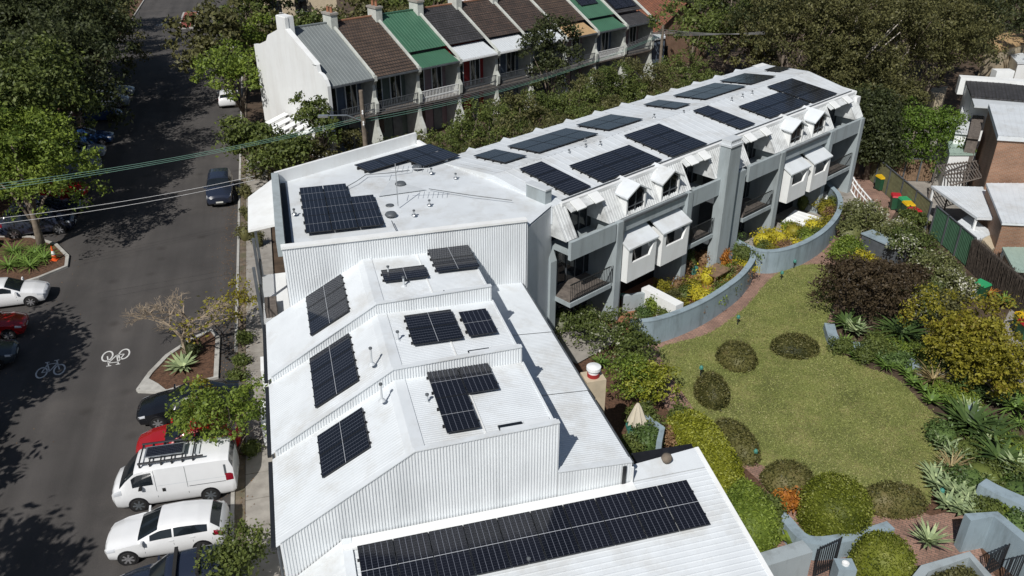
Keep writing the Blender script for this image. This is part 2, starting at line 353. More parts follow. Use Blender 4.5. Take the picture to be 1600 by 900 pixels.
def tree(xy, h, rad, label, m='leaf_mid', name='tree', group=None, nleaf=4000, size=.34, base=.35, trunk=.2, bark='bark', clump=.75, nl=9, rzf=.8, lean=0., limbs=True, pc=34):
    o = thing(name, label, 'tree', (xy[0], xy[1], 0), 0, group); zc = h * (base + (1 - base) * .5); rzc = h * (1 - base) * .5
    lobes = []
    for i in range(nl):
        a = rng.uniform(0, 6.28); q = rad * .62 * rng.uniform(.35, 1.) ** .5 if i else 0; zz = zc + rng.uniform(-.55, .55) * rzc
        r = rad * rng.uniform(.38, .58); lobes.append((q * math.cos(a) + lean, q * math.sin(a), zz, r, min(r * rzf * 1.05, rzc * .8)))
    mb = MB(); mb.tube([(0, 0, -.1), (lean * .2, 0, h * base * .6), (lean * .6, .05, h * base * 1.15), (lean, 0, h * .75)], [trunk * 1.25, trunk, trunk * .8, trunk * .25], 8)
    if limbs:
        for l in lobes[:7]: mb.tube([(lean * .4, 0, h * base * .8), ((l[0] + lean) * .4, l[1] * .45, (l[2] + h * base) * .52), (l[0], l[1], l[2])], [trunk * .55, trunk * .38, trunk * .12], 6)
    mb.build('trunk', bark, o, smooth=True)
    link('crown', crown_mesh('crown', lobes, nleaf, size, m, clump, pc), o); return o
def bush(xy, r, h, label, m, name='shrub', group=None, nleaf=1500, size=.16, z=0., cat='shrub', nl=5, clump=.3, sx=1.):
    lobes = [(rng.uniform(-.45, .45) * r * sx, rng.uniform(-.45, .45) * r, h * rng.uniform(.4, .62), r * rng.uniform(.5, .7), h * .42) for _ in range(nl)]
    core = None
    if r <= 1.0:
        n_ = 8; pf = [(.35, 0), (.62, h * .3), (.6, h * .6), (.35, h * .78), (.02, h * .84)]; ev = np.array([(r * a * math.cos(6.2832 * k / n_), r * a * math.sin(6.2832 * k / n_), zz) for a, zz in pf for k in range(n_)]); core = (ev, [(i * n_ + k, i * n_ + (k + 1) % n_, (i + 1) * n_ + (k + 1) % n_, (i + 1) * n_ + k) for i in range(4) for k in range(n_)])
    me = crown_mesh(name, lobes, nleaf, size, m, clump, 22, extra=core); o = link(name, me, None, (xy[0], xy[1], z)); return tag(o, label, cat, group)
def clipped(poly, h, label, m, name='hedge', cat='hedge', group=None, dens=420, size=.1, z=0., r=.35, dome=0.):
    "a trimmed hedge: dense leaf skin over a solid body; poly in world xy, dome adds a rounded top"
    P = np.array([p[:2] for p in poly], float); cen = P.mean(0); Q = P - cen; n = len(Q)
    prof = [(1, 0), (1.03, h * .3), (1.02, h * .6), (.97, h * .8), (.85, h * .93 + dome * .35), (.6, h + dome * .75), (.3, h + dome * .95), (.02, h + dome)]
    ev = np.array([(q[0] * s_, q[1] * s_, zz) for s_, zz in prof for q in Q]); ef = [(i * n + k, i * n + (k + 1) % n, (i + 1) * n + (k + 1) % n, (i + 1) * n + k) for i in range(len(prof) - 1) for k in range(n)]
    A_ = ev[np.array(ef)]; e1 = A_[:, 1] - A_[:, 0]; e2 = A_[:, 3] - A_[:, 0]; nr = np.cross(e1, e2); ar = np.linalg.norm(nr, axis=1); nr /= ar[:, None] + 1e-9
    nl_ = int(ar.sum() * dens); fi = rng.choice(len(ef), nl_, p=ar / ar.sum()); uv = rng.uniform(0, 1, (nl_, 2, 1))
    c = A_[fi, 0] * (1 - uv[:, 0]) * (1 - uv[:, 1]) + A_[fi, 1] * uv[:, 0] * (1 - uv[:, 1]) + A_[fi, 2] * uv[:, 0] * uv[:, 1] + A_[fi, 3] * (1 - uv[:, 0]) * uv[:, 1]
    nn = nr[fi]
    if nn[:, 2].mean() < 0: nn = -nn
    c = c + nn * rng.normal(.015, .05, (nl_, 1)); c[:, 2] = np.maximum(c[:, 2], .02)
    me = quads_mesh(name, leaves(c, nn * 1.1, size, .6, .1, .95), m, (ev * np.array((.97, .97, .97)), ef))
    o = link(name, me, None, (cen[0], cen[1], z)); return tag(o, label, cat, group)
def ellipse(c, a, b, n=20, rz=0.):
    return [(c[0] + a * math.cos(t) * math.cos(rz) - b * math.sin(t) * math.sin(rz), c[1] + a * math.cos(t) * math.sin(rz) + b * math.sin(t) * math.cos(rz)) for t in [2 * math.pi * i / n for i in range(n)]]
def rosette(xy, r, label, m, name='agave', n=26, wid=.1, lift=.75, droop=.5, z=0., group=None, cat='plant', heads=1, stem=0.):
    Q = []
    for hd in range(heads):
        cx, cy = (rng.uniform(-r, r, 2) * .8 if heads > 1 else (0, 0)); cz = stem * rng.uniform(.5, 1) if heads > 1 else stem
        for i in range(n):
            a = i * 2.39996 + rng.uniform(-.2, .2); e = lift * (1 - .75 * i / n) + .12; L = r * rng.uniform(.8, 1.1) * (.75 if heads > 1 else 1); pts = []
            for k in range(5):
                t = k / 4; rr = L * t * math.cos(e * (1 - droop * t)); zz = L * t * math.sin(e) - droop * .45 * L * t * t + .04; pts.append((rr, max(zz, .02)))
            wv = [wid * .5, wid, wid * .85, wid * .5, .005]; ca, sa = math.cos(a), math.sin(a)
            for k in range(4):
                (r0, z0), (r1, z1) = pts[k], pts[k + 1]; f = lambda rr, zz, s_: (cx + rr * ca - s_ * sa, cy + rr * sa + s_ * ca, cz + zz)
                Q.append([f(r0, z0, -wv[k] / 2), f(r1, z1, -wv[k + 1] / 2), f(r1, z1, wv[k + 1] / 2), f(r0, z0, wv[k] / 2)])
    o = link(name, quads_mesh(name, np.array(Q), m), None, (xy[0], xy[1], z)); return tag(o, label, cat, group)

# ================================================================== SETTING
structure(flat('ground', [(-260, -40), (260, -40), (260, 420), (-260, 420)], -.03, 'soil'))
def srect(name, v0, v1, u0, u1, z, m): return structure(flat(name, [sw(v0, u0), sw(v1, u0), sw(v1, u1), sw(v0, u1)], z, m))
srect('road', -18.6, -3.8, -5, 230, 0, 'asphalt')
srect('cross_street', -90, 60, 150, 162, .004, 'asphalt')
mat('dirt', (.15, .12, .09), .95, var=.35, scale=2.5, bump=.6, bscale=25, dirt=(.09, .1, .045), dscale=1.2)
srect('verge', -3.66, -3.28, 5, 150, .075, 'dirt')
srect('verge', -34, -18.74, 5, 150, .075, 'mulch')
mb = MB()
mb.box(-3.8, -3.66, 5, 30.5, -.02, .12); mb.box(-3.8, -3.66, 36.5, 150, -.02, .12); mb.box(-18.74, -18.6, 5, 150, -.02, .12)
k = structure(mb.build('kerb', 'kerb')); k.rotation_euler = (0, 0, RZS)
# footpath slabs, one by one
fp = structure(bpy.data.objects.new('footpath', None)); COL.objects.link(fp); fp.location = sw(-3.28, 12, 0); fp.rotation_euler = (0, 0, RZS)
sm = MB().hexa([(.01, .012, -.02), (1.53, .012, -.02), (1.53, 1.488, -.02), (.01, 1.488, -.02), (.018, .02, .1), (1.522, .02, .1), (1.522, 1.48, .1), (.018, 1.48, .1)]).mesh('slab', 'concrete')
for i in range(36):
    link('slab', sm, fp, (0, i * 1.5, rng.uniform(-.008, .006)), (rng.normal() * .003, rng.normal() * .003, 0))

def bike(name, label, c, rot, s=1.):
    mb = MB()
    def bar(p, q, w_=.06):
        p = np.array(p); q = np.array(q); d = (q - p) / np.linalg.norm(q - p); n = np.array((-d[1], d[0])) * w_ / 2; mb.add([(*(p + n), 0), (*(q + n), 0), (*(q - n), 0), (*(p - n), 0)], [(3, 2, 1, 0)])
    for cx in (-.42, .42):
        N = 22; k = len(mb.v)
        for i in range(N):
            t = 6.2832 * i / N; mb.v += [(cx + .3 * math.cos(t), .55 * math.sin(t), 0), (cx + .22 * math.cos(t), .44 * math.sin(t), 0)]
        for i in range(N): j = (i + 1) % N; mb.f.append((k + 2 * i, k + 2 * j, k + 2 * j + 1, k + 2 * i + 1)); mb.m.append(0)
    for p, q in [((-.42, 0), (-.2, .75)), ((-.2, .75), (.28, .72)), ((.42, 0), (.22, 1.0)), ((-.05, 0), (.28, .72)), ((-.42, 0), (-.05, 0)), ((-.05, 0), (-.24, .95)), ((-.34, .97), (-.12, .97)), ((.1, 1.02), (.34, 1.02))]: bar(p, q, .065)
    o = mb.build(name, 'roadpaint'); o.location = (c[0], c[1], .006); o.rotation_euler = (0, 0, rot); o.scale = (s, s, 1); tag(o, label, 'road marking')
bike('bicycle_marking', 'white painted bicycle symbol in the sunny lane beside the garden bed', g(181, 555), RZS + math.pi, .9)
bike('bicycle_marking', 'white painted bicycle symbol lying in tree shade by parked cars', g(79, 580), RZS + .1, .9)
bike('bicycle_marking', 'far white bicycle symbol left of the red traffic island', g(255, 39), RZS, 1.25)
bike('bicycle_marking', 'far white bicycle symbol right of the red traffic island', g(337, 37), RZS + math.pi, 1.25)
isl = thing('traffic_island', 'red paved traffic island with white kerb at the street end', 'traffic island', g(295, 32), RZS)
MB().box(-1.1, 1.1, -6, 6, -.02, .14).build('kerb', 'kerb', isl); MB().box(-.85, .85, -5.7, 5.7, .14, .16).build('paving', 'redpaint', isl)

# kerbed garden bed by the bare tree
bo = [g(217, 612), g(236, 585), g(262, 558), g(300, 533), g(330, 518), g(341, 530), g(338, 592), g(300, 602), g(262, 614)]
bed = thing('garden_bed', 'kerbed garden bed with brown mulch jutting into the road', 'garden bed', g(290, 570))
off = bed.location
mb = MB(); wall_line(mb, bo + [bo[0]], .22, -.02, .13); mb.build('kerb', 'kerb', bed, off)
mb = MB(); mb.prism([p[:2] for p in bo], -.01, .07); mb.build('mulch', 'mulch', bed, off)
mb = MB(); mb.prism([g(218, 613)[:2], g(228, 592)[:2], g(248, 603)[:2], g(262, 614)[:2]], 0, .14); mb.build('concrete_nose', 'kerb', bed, off)
bl = [g(-40, 445), g(20, 448), g(60, 436), g(104, 418), g(106, 402), g(88, 384), g(50, 372), g(-40, 372)]
bed2 = thing('garden_bed', 'shady garden bed with strappy plants beside the traffic cone', 'garden bed', g(40, 410)); off = bed2.location
mb = MB(); wall_line(mb, bl + [bl[0]], .2, -.02, .13); mb.build('kerb', 'kerb', bed2, off); MB().prism([p[:2] for p in bl], -.01, .08).build('mulch', 'mulch', bed2, off)

# lawn, brick paths, garden ground
LAWN = [g(*p) for p in [(1085, 640), (1050, 590), (1030, 548), (1060, 535), (1110, 520), (1165, 480), (1200, 440), (1235, 418), (1290, 415), (1312, 440), (1300, 480), (1292, 530), (1345, 570), (1400, 592), (1440, 630), (1478, 665), (1490, 700), (1462, 745), (1450, 790), (1410, 800), (1340, 780), (1290, 760), (1215, 735), (1160, 715), (1120, 680)]]
srect('courtyard_ground', 8.8, 22, 14, 32, .002, 'mulch')
structure(flat('brick_path', smooth_line([g(*p) for p in [(1060, 660), (1020, 600), (1000, 545), (1005, 520), (1060, 505), (1120, 480), (1150, 430), (1180, 395), (1260, 380), (1310, 350), (1325, 300), (1330, 250), (1380, 285), (1400, 330), (1345, 390), (1330, 450), (1310, 470), (1310, 560), (1400, 700), (1440, 800), (1500, 800), (1540, 880), (1560, 960), (1150, 960), (1150, 860), (1200, 780), (1150, 720)]], 4, True), .008, 'paver'))
structure(flat('lawn', smooth_line(LAWN, 5, True), .022, 'lawn'))
leafmat('leaf_lawn', (.14, .175, .045), (.22, .235, .075), (.4, .37, .18), trans=.25, clump=.5)
def inside(P, q):
    x, y = q[:, 0], q[:, 1]; r = np.zeros(len(q), bool); n = len(P)
    for i in range(n):
        (x0, y0), (x1, y1) = P[i], P[(i + 1) % n]; c = ((y0 > y) != (y1 > y)) & (x < (x1 - x0) * (y - y0) / (y1 - y0 + 1e-12) + x0); r ^= c
    return r
LP_ = np.array([p[:2] for p in smooth_line(LAWN, 5, True)]); q = rng.uniform(LP_.min(0) - .15, LP_.max(0) + .15, (150000, 2)); q = q[inside(LP_ + rng.normal(0, .0, LP_.shape), q + rng.normal(0, .07, q.shape))][:65000]
c = np.column_stack([q, np.full(len(q), .05)]); stuff(link('grass', quads_mesh('grass', leaves(c, np.zeros_like(c), .08, .35, .7, .7), 'leaf_lawn')))
structure(flat('driveway', [g(1570, 600), g(1700, 600), g(1700, 380), g(1600, 440), g(1585, 470), g(1560, 520)], .01, 'concrete'))
structure(flat('yard', [g(*p) for p in [(1385, 262), (1480, 380), (1580, 470), (1760, 470), (1760, 180), (1400, 200)]], .004, 'concrete'))

# ================================================================== SOLAR PANELS
_pv = {}
def pv_mesh(wx, wy, half):
    k = (round(wx, 2), round(wy, 2), half)
    if k in _pv: return _pv[k]
    mb = MB(); e = .012; mb.box(e, wx - e, e, wy - e, .0, .035, 1); b = len(mb.f)
    if half == 'y': q = [(e + .015, wx - e - .015, e + .015, wy / 2 - .008), (e + .015, wx - e - .015, wy / 2 + .008, wy - e - .015)]
    elif half == 'x': q = [(e + .015, wx / 2 - .008, e + .015, wy - e - .015), (wx / 2 + .008, wx - e - .015, e + .015, wy - e - .015)]
    else: q = [(e + .015, wx - e - .015, e + .015, wy - e - .015)]
    for a in q: mb.add([(a[0], a[2], .038), (a[1], a[2], .038), (a[1], a[3], .038), (a[0], a[3], .038)], [(0, 1, 2, 3)], 0)
    if half: 
        if half == 'y': mb.box(e, wx - e, wy / 2 - .012, wy / 2 + .012, .034, .0365, 2)
        else: mb.box(wx / 2 - .012, wx / 2 + .012, e, wy - e, .034, .0365, 2)
    me = mb.mesh('solar_panel', ['pv', 'pvframe', 'pvline']); uv = me.uv_layers.new()
    tall = wy >= wx
    for p in me.polygons:
        for li in p.loop_indices:
            v = me.vertices[me.loops[li].vertex_index].co; a, b_ = v.x / wx, v.y / wy; uv.data[li].uv = (a, b_) if tall else (b_, a)
    _pv[k] = me; return me
def array(label, org, ex, ey, cells, wx, wy, half, lift=.1, group=None):
    "org, ex, ey: world point and unit axes of the roof plane; cells: (i,j) positions"
    ex = np.array(ex, float); ex /= np.linalg.norm(ex); ey = np.array(ey, float); ey -= ex * ey.dot(ex); ey /= np.linalg.norm(ey); ez = np.cross(ex, ey)
    root = thing('solar_array', label, 'solar array', (0, 0, 0), 0, group)
    from mathutils import Matrix
    o = np.array(org, float) + ez * lift
    root.matrix_world = Matrix(((ex[0], ey[0], ez[0], o[0]), (ex[1], ey[1], ez[1], o[1]), (ex[2], ey[2], ez[2], o[2]), (0, 0, 0, 1)))
    me = pv_mesh(wx, wy, half)
    for i, j in cells: link('solar_panel', me, root, (i * (wx + .008), j * (wy + .008), 0))
    mb = MB(); js = sorted({j for _, j in cells})
    for j in js:
        ii = [i for i, jj in cells if jj == j]
        for t in (.25, .75): mb.box(min(ii) * (wx + .008) - .04, (max(ii) + 1) * (wx + .008) + .03, j * (wy + .008) + wy * t - .02, j * (wy + .008) + wy * t + .02, -lift, -.003)
    mb.build('mounting_rail', 'dark', root); return root
ZU = (0, 0, 1)
V3, U3_ = np.array((*V_, 0)), np.array((*U_, 0))
def grid(nx, ny): return [(i, j) for i in range(nx) for j in range(ny)]

def pipe_vent(p, label, h=.35, mtl='metal_light', tilt=0., cat='vent'):
    mb = MB(); mb.lathe([(.12, 0), (.1, .03), (.035, .07), (.035, h)], m=0); mb.lathe([(.035, h), (.06, h + .01), (.06, h + .06), (.02, h + .08)], m=1)
    o = mb.build('roof_vent', [mtl, 'frame'], None, smooth=False); o.location = p; tag(o, label, cat, 'roof vents'); return o

# ================================================================== TOWNHOUSES (stepped row along the street)
def poly_cap(mb, pts, w0, w1, h=.05, m=0):
    for (x0, z0), (x1, z1) in zip(pts[:-1], pts[1:]):
        mb.hexa([(x0, w0, z0), (x1, w0, z1), (x1, w1, z1), (x0, w1, z0), (x0, w0, z0 + h), (x1, w0, z1 + h), (x1, w1, z1 + h), (x0, w1, z0 + h)], m)
UNITS = [(26.7, 31.0, 4.55, 'farthest of the stepped white townhouses, against the tall corrugated wall'), (22.6, 26.7, 4.35, 'middle one of the three stepped white townhouses'), (18.6, 22.6, 4.15, 'lowest of the stepped white townhouses, with the tall ribbed gable wall')]
VL, VK, VR, VE = -1.7, 2.35, 6.7, 9.15
for n, (u0, u1, ze, lab) in enumerate(UNITS):
    zk = ze + 2.3; zr = zk - .08
    off = (VL, u0, 0); T = thing('townhouse', lab, 'house', sw(VL, u0), RZS, 'stepped townhouses')
    mb = MB(); mb.extr([(VL, 0), (VL, ze - .08), (VK, zk - .08), (VR - .02, zr - .08), (VR - .02, 0)], 'y', u0 + .06, u1 - .01); mb.build('wall', 'white_wall', T, off)
    mb = MB(); mb.ribbed((VL - .12, u0, ze - .05), (VL - .12, u1, ze - .05), (VK, u1, zk), (VK, u0, zk), .12, .006); mb.build('street_roof', 'white_roof', T, off)
    mb = MB(); mb.ribbed((VK, u0, zk + .004), (VK, u1, zk + .004), (VR, u1, zr), (VR, u0, zr), .1, .009); mb.build('upper_roof', 'white_roof', T, off)
    for vv in (4.55,): MB().box(vv, vv + .05, u0 + .15, u1 - .05, zr + .035, zr + .075).build('lap_joint', 'white_paint', T, off)
    mb = MB(); poly_cap(mb, [(VK - .22, zk - .115), (VK, zk + .012), (VK + .35, zk + .012)], u0 + .02, u1 - .02, .02); mb.build('ridge_flashing', 'white_roof', T, off)
    top = [(VL, ze + .1), (VK, zk + .24), (VR, zk + .36)]
    zz = lambda t: np.interp(VL + (VR - VL) * t, [p[0] for p in top], [p[1] for p in top])
    mb = MB(); mb.corr((VL, u0), (VR, u0), zz, lambda t: 2.5, .092, .027); mb.build('ribbed_wall', 'white_wall', T, off)
    mb = MB(); poly_cap(mb, top, u0 - .05, u0 + .12, .035); mb.build('capping', 'white_roof', T, off)
    mb = MB(); mb.box(VL - .26, VL - .13, u0 + .05, u1 - .06, ze - .2, ze - .08); mb.build('gutter', 'rail', T, off)
    mb = MB(); mb.tube([(VL - .08, u0 + .12, ze - .15), (VL - .08, u0 + .12, .1)], .045, 6); mb.build('downpipe', 'frame', T, off)
    # lower rear wing
    zw = 4.95 - .03 * n
    mb = MB(); mb.box(VR, VE - .1, u0 + .06, u1 - .01, 0, zw - .28); mb.build('rear_wall', 'white_wall', T, off)
    mb = MB(); mb.ribbed((VR, u0, zw), (VR, u1, zw), (VE, u1, zw - .16), (VE, u0, zw - .16), .1, .01); mb.build('rear_roof', 'white_roof', T, off)
    mb = MB(); mb.box(VE - .02, VE + .09, u0 + .02, u1 - .02, zw - .3, zw - .19); mb.build('rear_gutter', 'frame', T, off)
    mb = MB(); mb.box(VR, VR + .05, u0 + .13, u1 - .02, zw - .1, zr + .05); mb.build('side_wall', 'white_wall', T, off)
    # raised upstand at the rear corner with an opening
    mb = MB(); mb.box(VR - 1.75, VR - .02, u0 + .14, u0 + .3, zr - .05, zk + .3); mb.box(VR - 1.7, VR - .95, u0 + .42, u0 + .8, zr, zr + .09, 1); mb.box(VR - .9, VR - .1, u0 + .42, u0 + .8, zr, zr + .1, 0); mb.build('upstand', ['white_wall', 'glass'], T, off)
    if n == 2:
        mb = MB(); mb.corr((VR, u0 - .02), (VE, u0 - .02), lambda t: zw - .16 * t, lambda t: 2.5, .092, .02); mb.build('rear_ribbed_wall', 'white_wall', T, off)
        mb = MB(); poly_cap(mb, [(VR, zw + .03), (VE, zw - .13)], u0 - .06, u0 + .2, .03); mb.build('rear_capping', 'white_roof', T, off)
        mb = MB(); mb.box(VE - .32, VE - .2, u0 - .1, u0 - .06, 3.7, zw - .2); mb.box(VE - .02, VE + .05, u0 - .1, u0 - .04, 3.7, zw - .3, 1); mb.build('downpipe', ['rail', 'white_paint'], T, off)
# solar arrays of the townhouses
sl3 = V3 * (VK - VL) + np.array((0, 0, 2.3)); sl3 /= np.linalg.norm(sl3)
def slope_pt(v, u, ze): return np.array(sw(v, u, ze - .03 + (v - VL) * 2.3 / (VK - VL)))
array('three stacked solar panels on the farthest townhouse street-side slope', slope_pt(-.05, 27.65, 4.55), sl3, U3_, grid(1, 3), 1.755, 1.04, 'x')
array('three stacked solar panels on the middle townhouse street-side slope', slope_pt(-.2, 23.4, 4.35), sl3, U3_, grid(1, 3), 1.755, 1.04, 'x')
array('pair of solar panels on the lowest townhouse street-side slope', slope_pt(-.25, 20.1, 4.15), sl3, U3_, grid(1, 2), 1.755, 1.04, 'x')
def upper(v, u, n): return sw(v, u, UNITS[n][2] + 2.3)
array('square pair of solar panels on the upper roof by the tall ribbed wall', upper(5.02, 28.85, 0), V3, U3_, grid(1, 2), 1.755, 1.04, 'x')
array('single landscape solar panel on the farthest townhouse upper roof', upper(2.9, 28.55, 0), V3, U3_, grid(1, 1), 1.755, 1.04, 'x')
array('square pair of solar panels on the middle townhouse upper roof', upper(3.25, 24.05, 1), V3, U3_, grid(1, 2), 1.755, 1.04, 'x')
array('single portrait solar panel beside the square pair, middle townhouse', upper(5.22, 24.1, 1), V3, U3_, grid(1, 1), 1.04, 1.755, 'y')
array('stepped group of three solar panels on the lowest townhouse upper roof', upper(3.42, 19.3, 2), V3, U3_, [(0, 0), (0, 1), (1, 1)], 1.04, 1.755, 'y')
for px, py, n in [(607, 430, 0), (631, 447, 0), (718, 700 - 250, 0)][:2]: pipe_vent(g(px, py, UNITS[n][2] + 2.28), 'small roof vent pipe on the farthest townhouse roof')
pipe_vent(g(622, 533, 6.62), 'small roof vent pipe left of the square panels, middle townhouse')
pipe_vent(g(581, 569, 6.55), 'slim roof vent pipe at the ridge of the middle townhouse', .6)
pipe_vent(g(597, 626, 6.4), 'slim roof vent pipe at the ridge of the lowest townhouse', .6)
pipe_vent(g(668, 630, 6.4), 'squat roof vent pipe beside the stepped panels, lowest townhouse', .3)

# ------------------------------------------------------------------ low front wing with the long array
off = (-1.7, 14.9, 0); T = thing('front_wing', 'low white ribbed roof wing carrying the longest solar array', 'house', sw(-1.7, 14.9), RZS)
zE = lambda u: 3.95 - (18.6 - u) * .176
mb = MB(); mb.ribbed((11.85, 9.5, zE(9.5)), (11.85, 18.55, zE(18.55)), (.15, 18.55, zE(18.55)), (.15, 9.5, zE(9.5)), .19, .01); mb.build('roof', 'white_roof', T, off)
mb = MB(); mb.ribbed((-1.75, 9.5, zE(9.5) - 1.35), (-1.75, 18.55, 2.6), (.13, 18.55, 3.98), (.13, 9.5, zE(9.5) + .03), .6, .006); mb.build('side_slope', 'white_roof', T, off)
mb = MB(); mb.hexa([(.02, 9.5, zE(9.5) + .02), (.3, 9.5, zE(9.5) + .02), (.3, 18.5, 3.97), (.02, 18.5, 3.97), (.02, 9.5, zE(9.5) + .07), (.3, 9.5, zE(9.5) + .07), (.3, 18.5, 4.02), (.02, 18.5, 4.02)]); mb.build('ridge_flashing', 'white_roof', T, off)
mb = MB(); mb.prism([(9.22, 18.58), (11.85, 18.58), (11.85, 19.4), (9.5, 19.2)], 3.75, lambda x, y: zE(y) + .01); mb.build('rear_apron', 'white_roof', T, off)
mb = MB(); mb.box(.02, 9.2, 18.1, 18.52, 3.9, 3.985); mb.build('wall_flashing', 'white_paint', T, off)
mb = MB(); mb.box(.3, 11.7, 9.8, 18.5, 0, 2.2); mb.box(11.5, 11.72, 14.95, 19.2, 0, 3.2); mb.box(9.3, 11.7, 18.9, 19.2, 0, 3.65); mb.build('wall', 'grey_render', T, off)
mb = MB(); mb.hexa([(11.8, 9.5, zE(9.5) - .1), (11.94, 9.5, zE(9.5) - .1), (11.94, 19.4, zE(19.4) - .12), (11.8, 19.4, zE(19.4) - .12), (11.8, 9.5, zE(9.5) + .03), (11.94, 9.5, zE(9.5) + .03), (11.94, 19.4, zE(19.4) + .02), (11.8, 19.4, zE(19.4) + .02)]); mb.build('barge_board', 'white_paint', T, off)
ax = np.array((0, 0, -.176)) - U3_; up_ = -ax / np.linalg.norm(ax)
array('long solar array of ten portrait panels on the low front wing', np.array(sw(.42, 16.42, zE(16.42))), V3, up_, grid(10, 1), 1.04, 1.755, 'y', .12)
pipe_vent(g(826, 888, 3.4), 'leaning roof vent pipe below the long solar array')
o = MB().lathe([(.08, 0), (.08, .08), (.14, .1), (.19, .22), (.14, .34), (.04, .38)]).build('roof_ventilator', 'bark', smooth=True); o.location = g(1041, 724, 4.0); tag(o, 'brown ball ventilator on the white roof beside the hedge', 'vent')

# ------------------------------------------------------------------ tall corner block
def k2s(x, y): return s_of(kw(x, y))
BP = [(-.74, 31.02), (9.3, 31.02), k2s(.95, 1.1), k2s(1.15, 8.7), (6.76, 43.39), (-.74, 39.2)]
off = (-.74, 31.0, 0); T = thing('corner_block', 'tall white corner block with ribbed metal wall and parapet roof', 'building', sw(-.74, 31.0), RZS)
zb = lambda x, y: 7.42 + .25 * (1 - abs(y - 36) / 8)
mb = MB(); mb.prism(BP, 0, 7.3); mb.build('wall', 'white_wall', T, off)
rx, ry0, ry1 = 5.0, (0.2, 36.2), (9.6, 36.6)
mb = MB(); pts = [(p[0], p[1], 7.4) for p in BP]; a_, b_ = (2.9, 35.6, 7.47), (9.3, 36.6, 7.5)
mb.add(pts + [a_, b_], [(0, 1, 7, 6), (1, 2, 7), (2, 3, 7), (3, 4, 6, 7), (4, 5, 6), (5, 0, 6)]); mb.build('roof', 'white_roof', T, off)
mb = MB(); mb.corr((-.76, 30.98), (9.35, 30.98), lambda t: 7.72 + .1 * math.sin(t * 3), lambda t: 3.5, .1, .028); mb.build('ribbed_wall', 'white_wall', T, off)
mb = MB(); mb.box(-.8, 9.37, 30.9, 31.22, 7.74, 7.84); mb.build('front_capping', 'white_paint', T, off)
mb = MB(); mb.box(-.95, -.62, 31.23, 39.1, 7.3, 8.02); mb.build('street_parapet', 'grey_render', T, off)
mat('strip_dark', (.03, .036, .045), .7, var=.2); MB().box(-.615, -.6, 31.24, 39.0, 7.42, 7.98).box(-.595, -.36, 31.24, 39.0, 7.42, 7.5).build('parapet_strip', 'strip_dark', T, off)  # dark blue-grey sheet on the inner parapet face, with a strip along its foot
mb = MB(); wall_line(mb, [(-.78, 39.2), (6.76, 43.45)], .16, 7.3, 8.0); wall_line(mb, [(6.85, 43.3), k2s(1.15, 8.9)], .16, 7.3, 7.62); mb.build('rear_parapet', 'white_paint', T, off)
mb = MB(); mb.add([(3.7, 36.0, 7.53), (4.6, 38.0, 7.53), (6.0, 36.2, 7.53)], [(2, 1, 0)]); mb.build('valley_flashing', 'metal_light', T, off)
mb = MB(); mb.box(9.3, 9.42, 31.03, 31.6, 2.5, 7.7); mb.box(9.36, 9.9, 31.7, 32.4, 4.6, 6.4, 1); mb.build('side_wall', ['white_wall', 'glass'], T, off)
# street balcony stack
mb = MB(); mb.hexa([(-2.2, 35.6, 6.6), (-.96, 35.4, 6.85), (-.96, 41.2, 6.85), (-2.2, 39.6, 6.6), (-2.2, 35.6, 6.72), (-.96, 35.4, 6.97), (-.96, 41.2, 6.97), (-2.2, 39.6, 6.72)]); mb.build('balcony_roof', 'white_paint', T, off)
for z in (.2, 3.3): mb = MB(); mb.box(-2.05, -.76, 31.6, 37.5, z, z + .18); mb.build('balcony_floor', 'white_paint', T, off)
mb = MB()
for u in (31.7, 34.6, 37.3): mb.box(-2.05, -1.93, u, u + .12, 0.2, 6.7)
mb.build('balcony_post', 'frame', T, off)
mb = MB()
for z in (3.48, .38):
    mb.box(-2.04, -1.99, 31.7, 37.4, z + .95, z + 1.0)
    for i in range(36): mb.box(-2.03, -2.0, 31.75 + i * .158, 31.78 + i * .158, z, z + .95)
mb.build('balcony_rail', 'rail', T, off)
mb = MB(); mb.box(-.8, -.75, 32, 37, 3.5, 5.8); mb.box(-.8, -.75, 32, 37, .4, 2.9); mb.build('balcony_door', 'glass', T, off)
mb = MB(); mb.box(-1.9, -1.4, 33.2, 34.3, 3.48, 3.95); mb.build('balcony_screen', 'greytimber', T, off)
mb = MB(); mb.box(-2.3, -.76, 30.4, 31.5, 0, 2.6); mb.box(-2.5, -1.72, 28.6, 30.4, 0, 1.2); mb.build('entry_wall', 'white_paint', T, off)
array('eight-panel stepped solar array on the corner block roof', np.array(sw(.25, 32.5, 7.47)), V3, U3_, [(0, 0), (1, 0), (0, 1), (1, 1), (0, 2), (1, 2), (2, 0), (2, 1)], 1.075, 1.755, 'y', .14)
KX = np.array((*LX, 0)); KY = np.array((*LY, 0))
array('L-shaped solar array behind the rear parapet of the corner block', np.array(kw(-2.95, 9.95, 7.45)), KX, KY, [(0, 0), (1, 0), (2, 0), (3, 0), (2, -1), (3, -1)], 1.2, 1.28, None, .14)
for px, py, lb in [(611, 339, 'largest'), (609, 322, 'small'), (626, 291, 'valley'), (652, 265, 'rear')]:
    o = MB().lathe([(.12, 0), (.12, .06), (.24, .07), (.27, .13), (.22, .2), (.07, .23)] if lb != 'small' else [(.15, 0), (.19, .03), (.19, .05), (.1, .07)], n=16).build('roof_ventilator', 'frame', smooth=True); o.location = g(px, py, 7.45)
    tag(o, {'largest': 'grey whirly roof ventilator right of the stepped array', 'small': 'flat round roof cap between ventilator and aerial', 'valley': 'grey roof ventilator beside the grey valley flashing', 'rear': 'grey roof ventilator next to the L-shaped array'}[lb], 'vent')
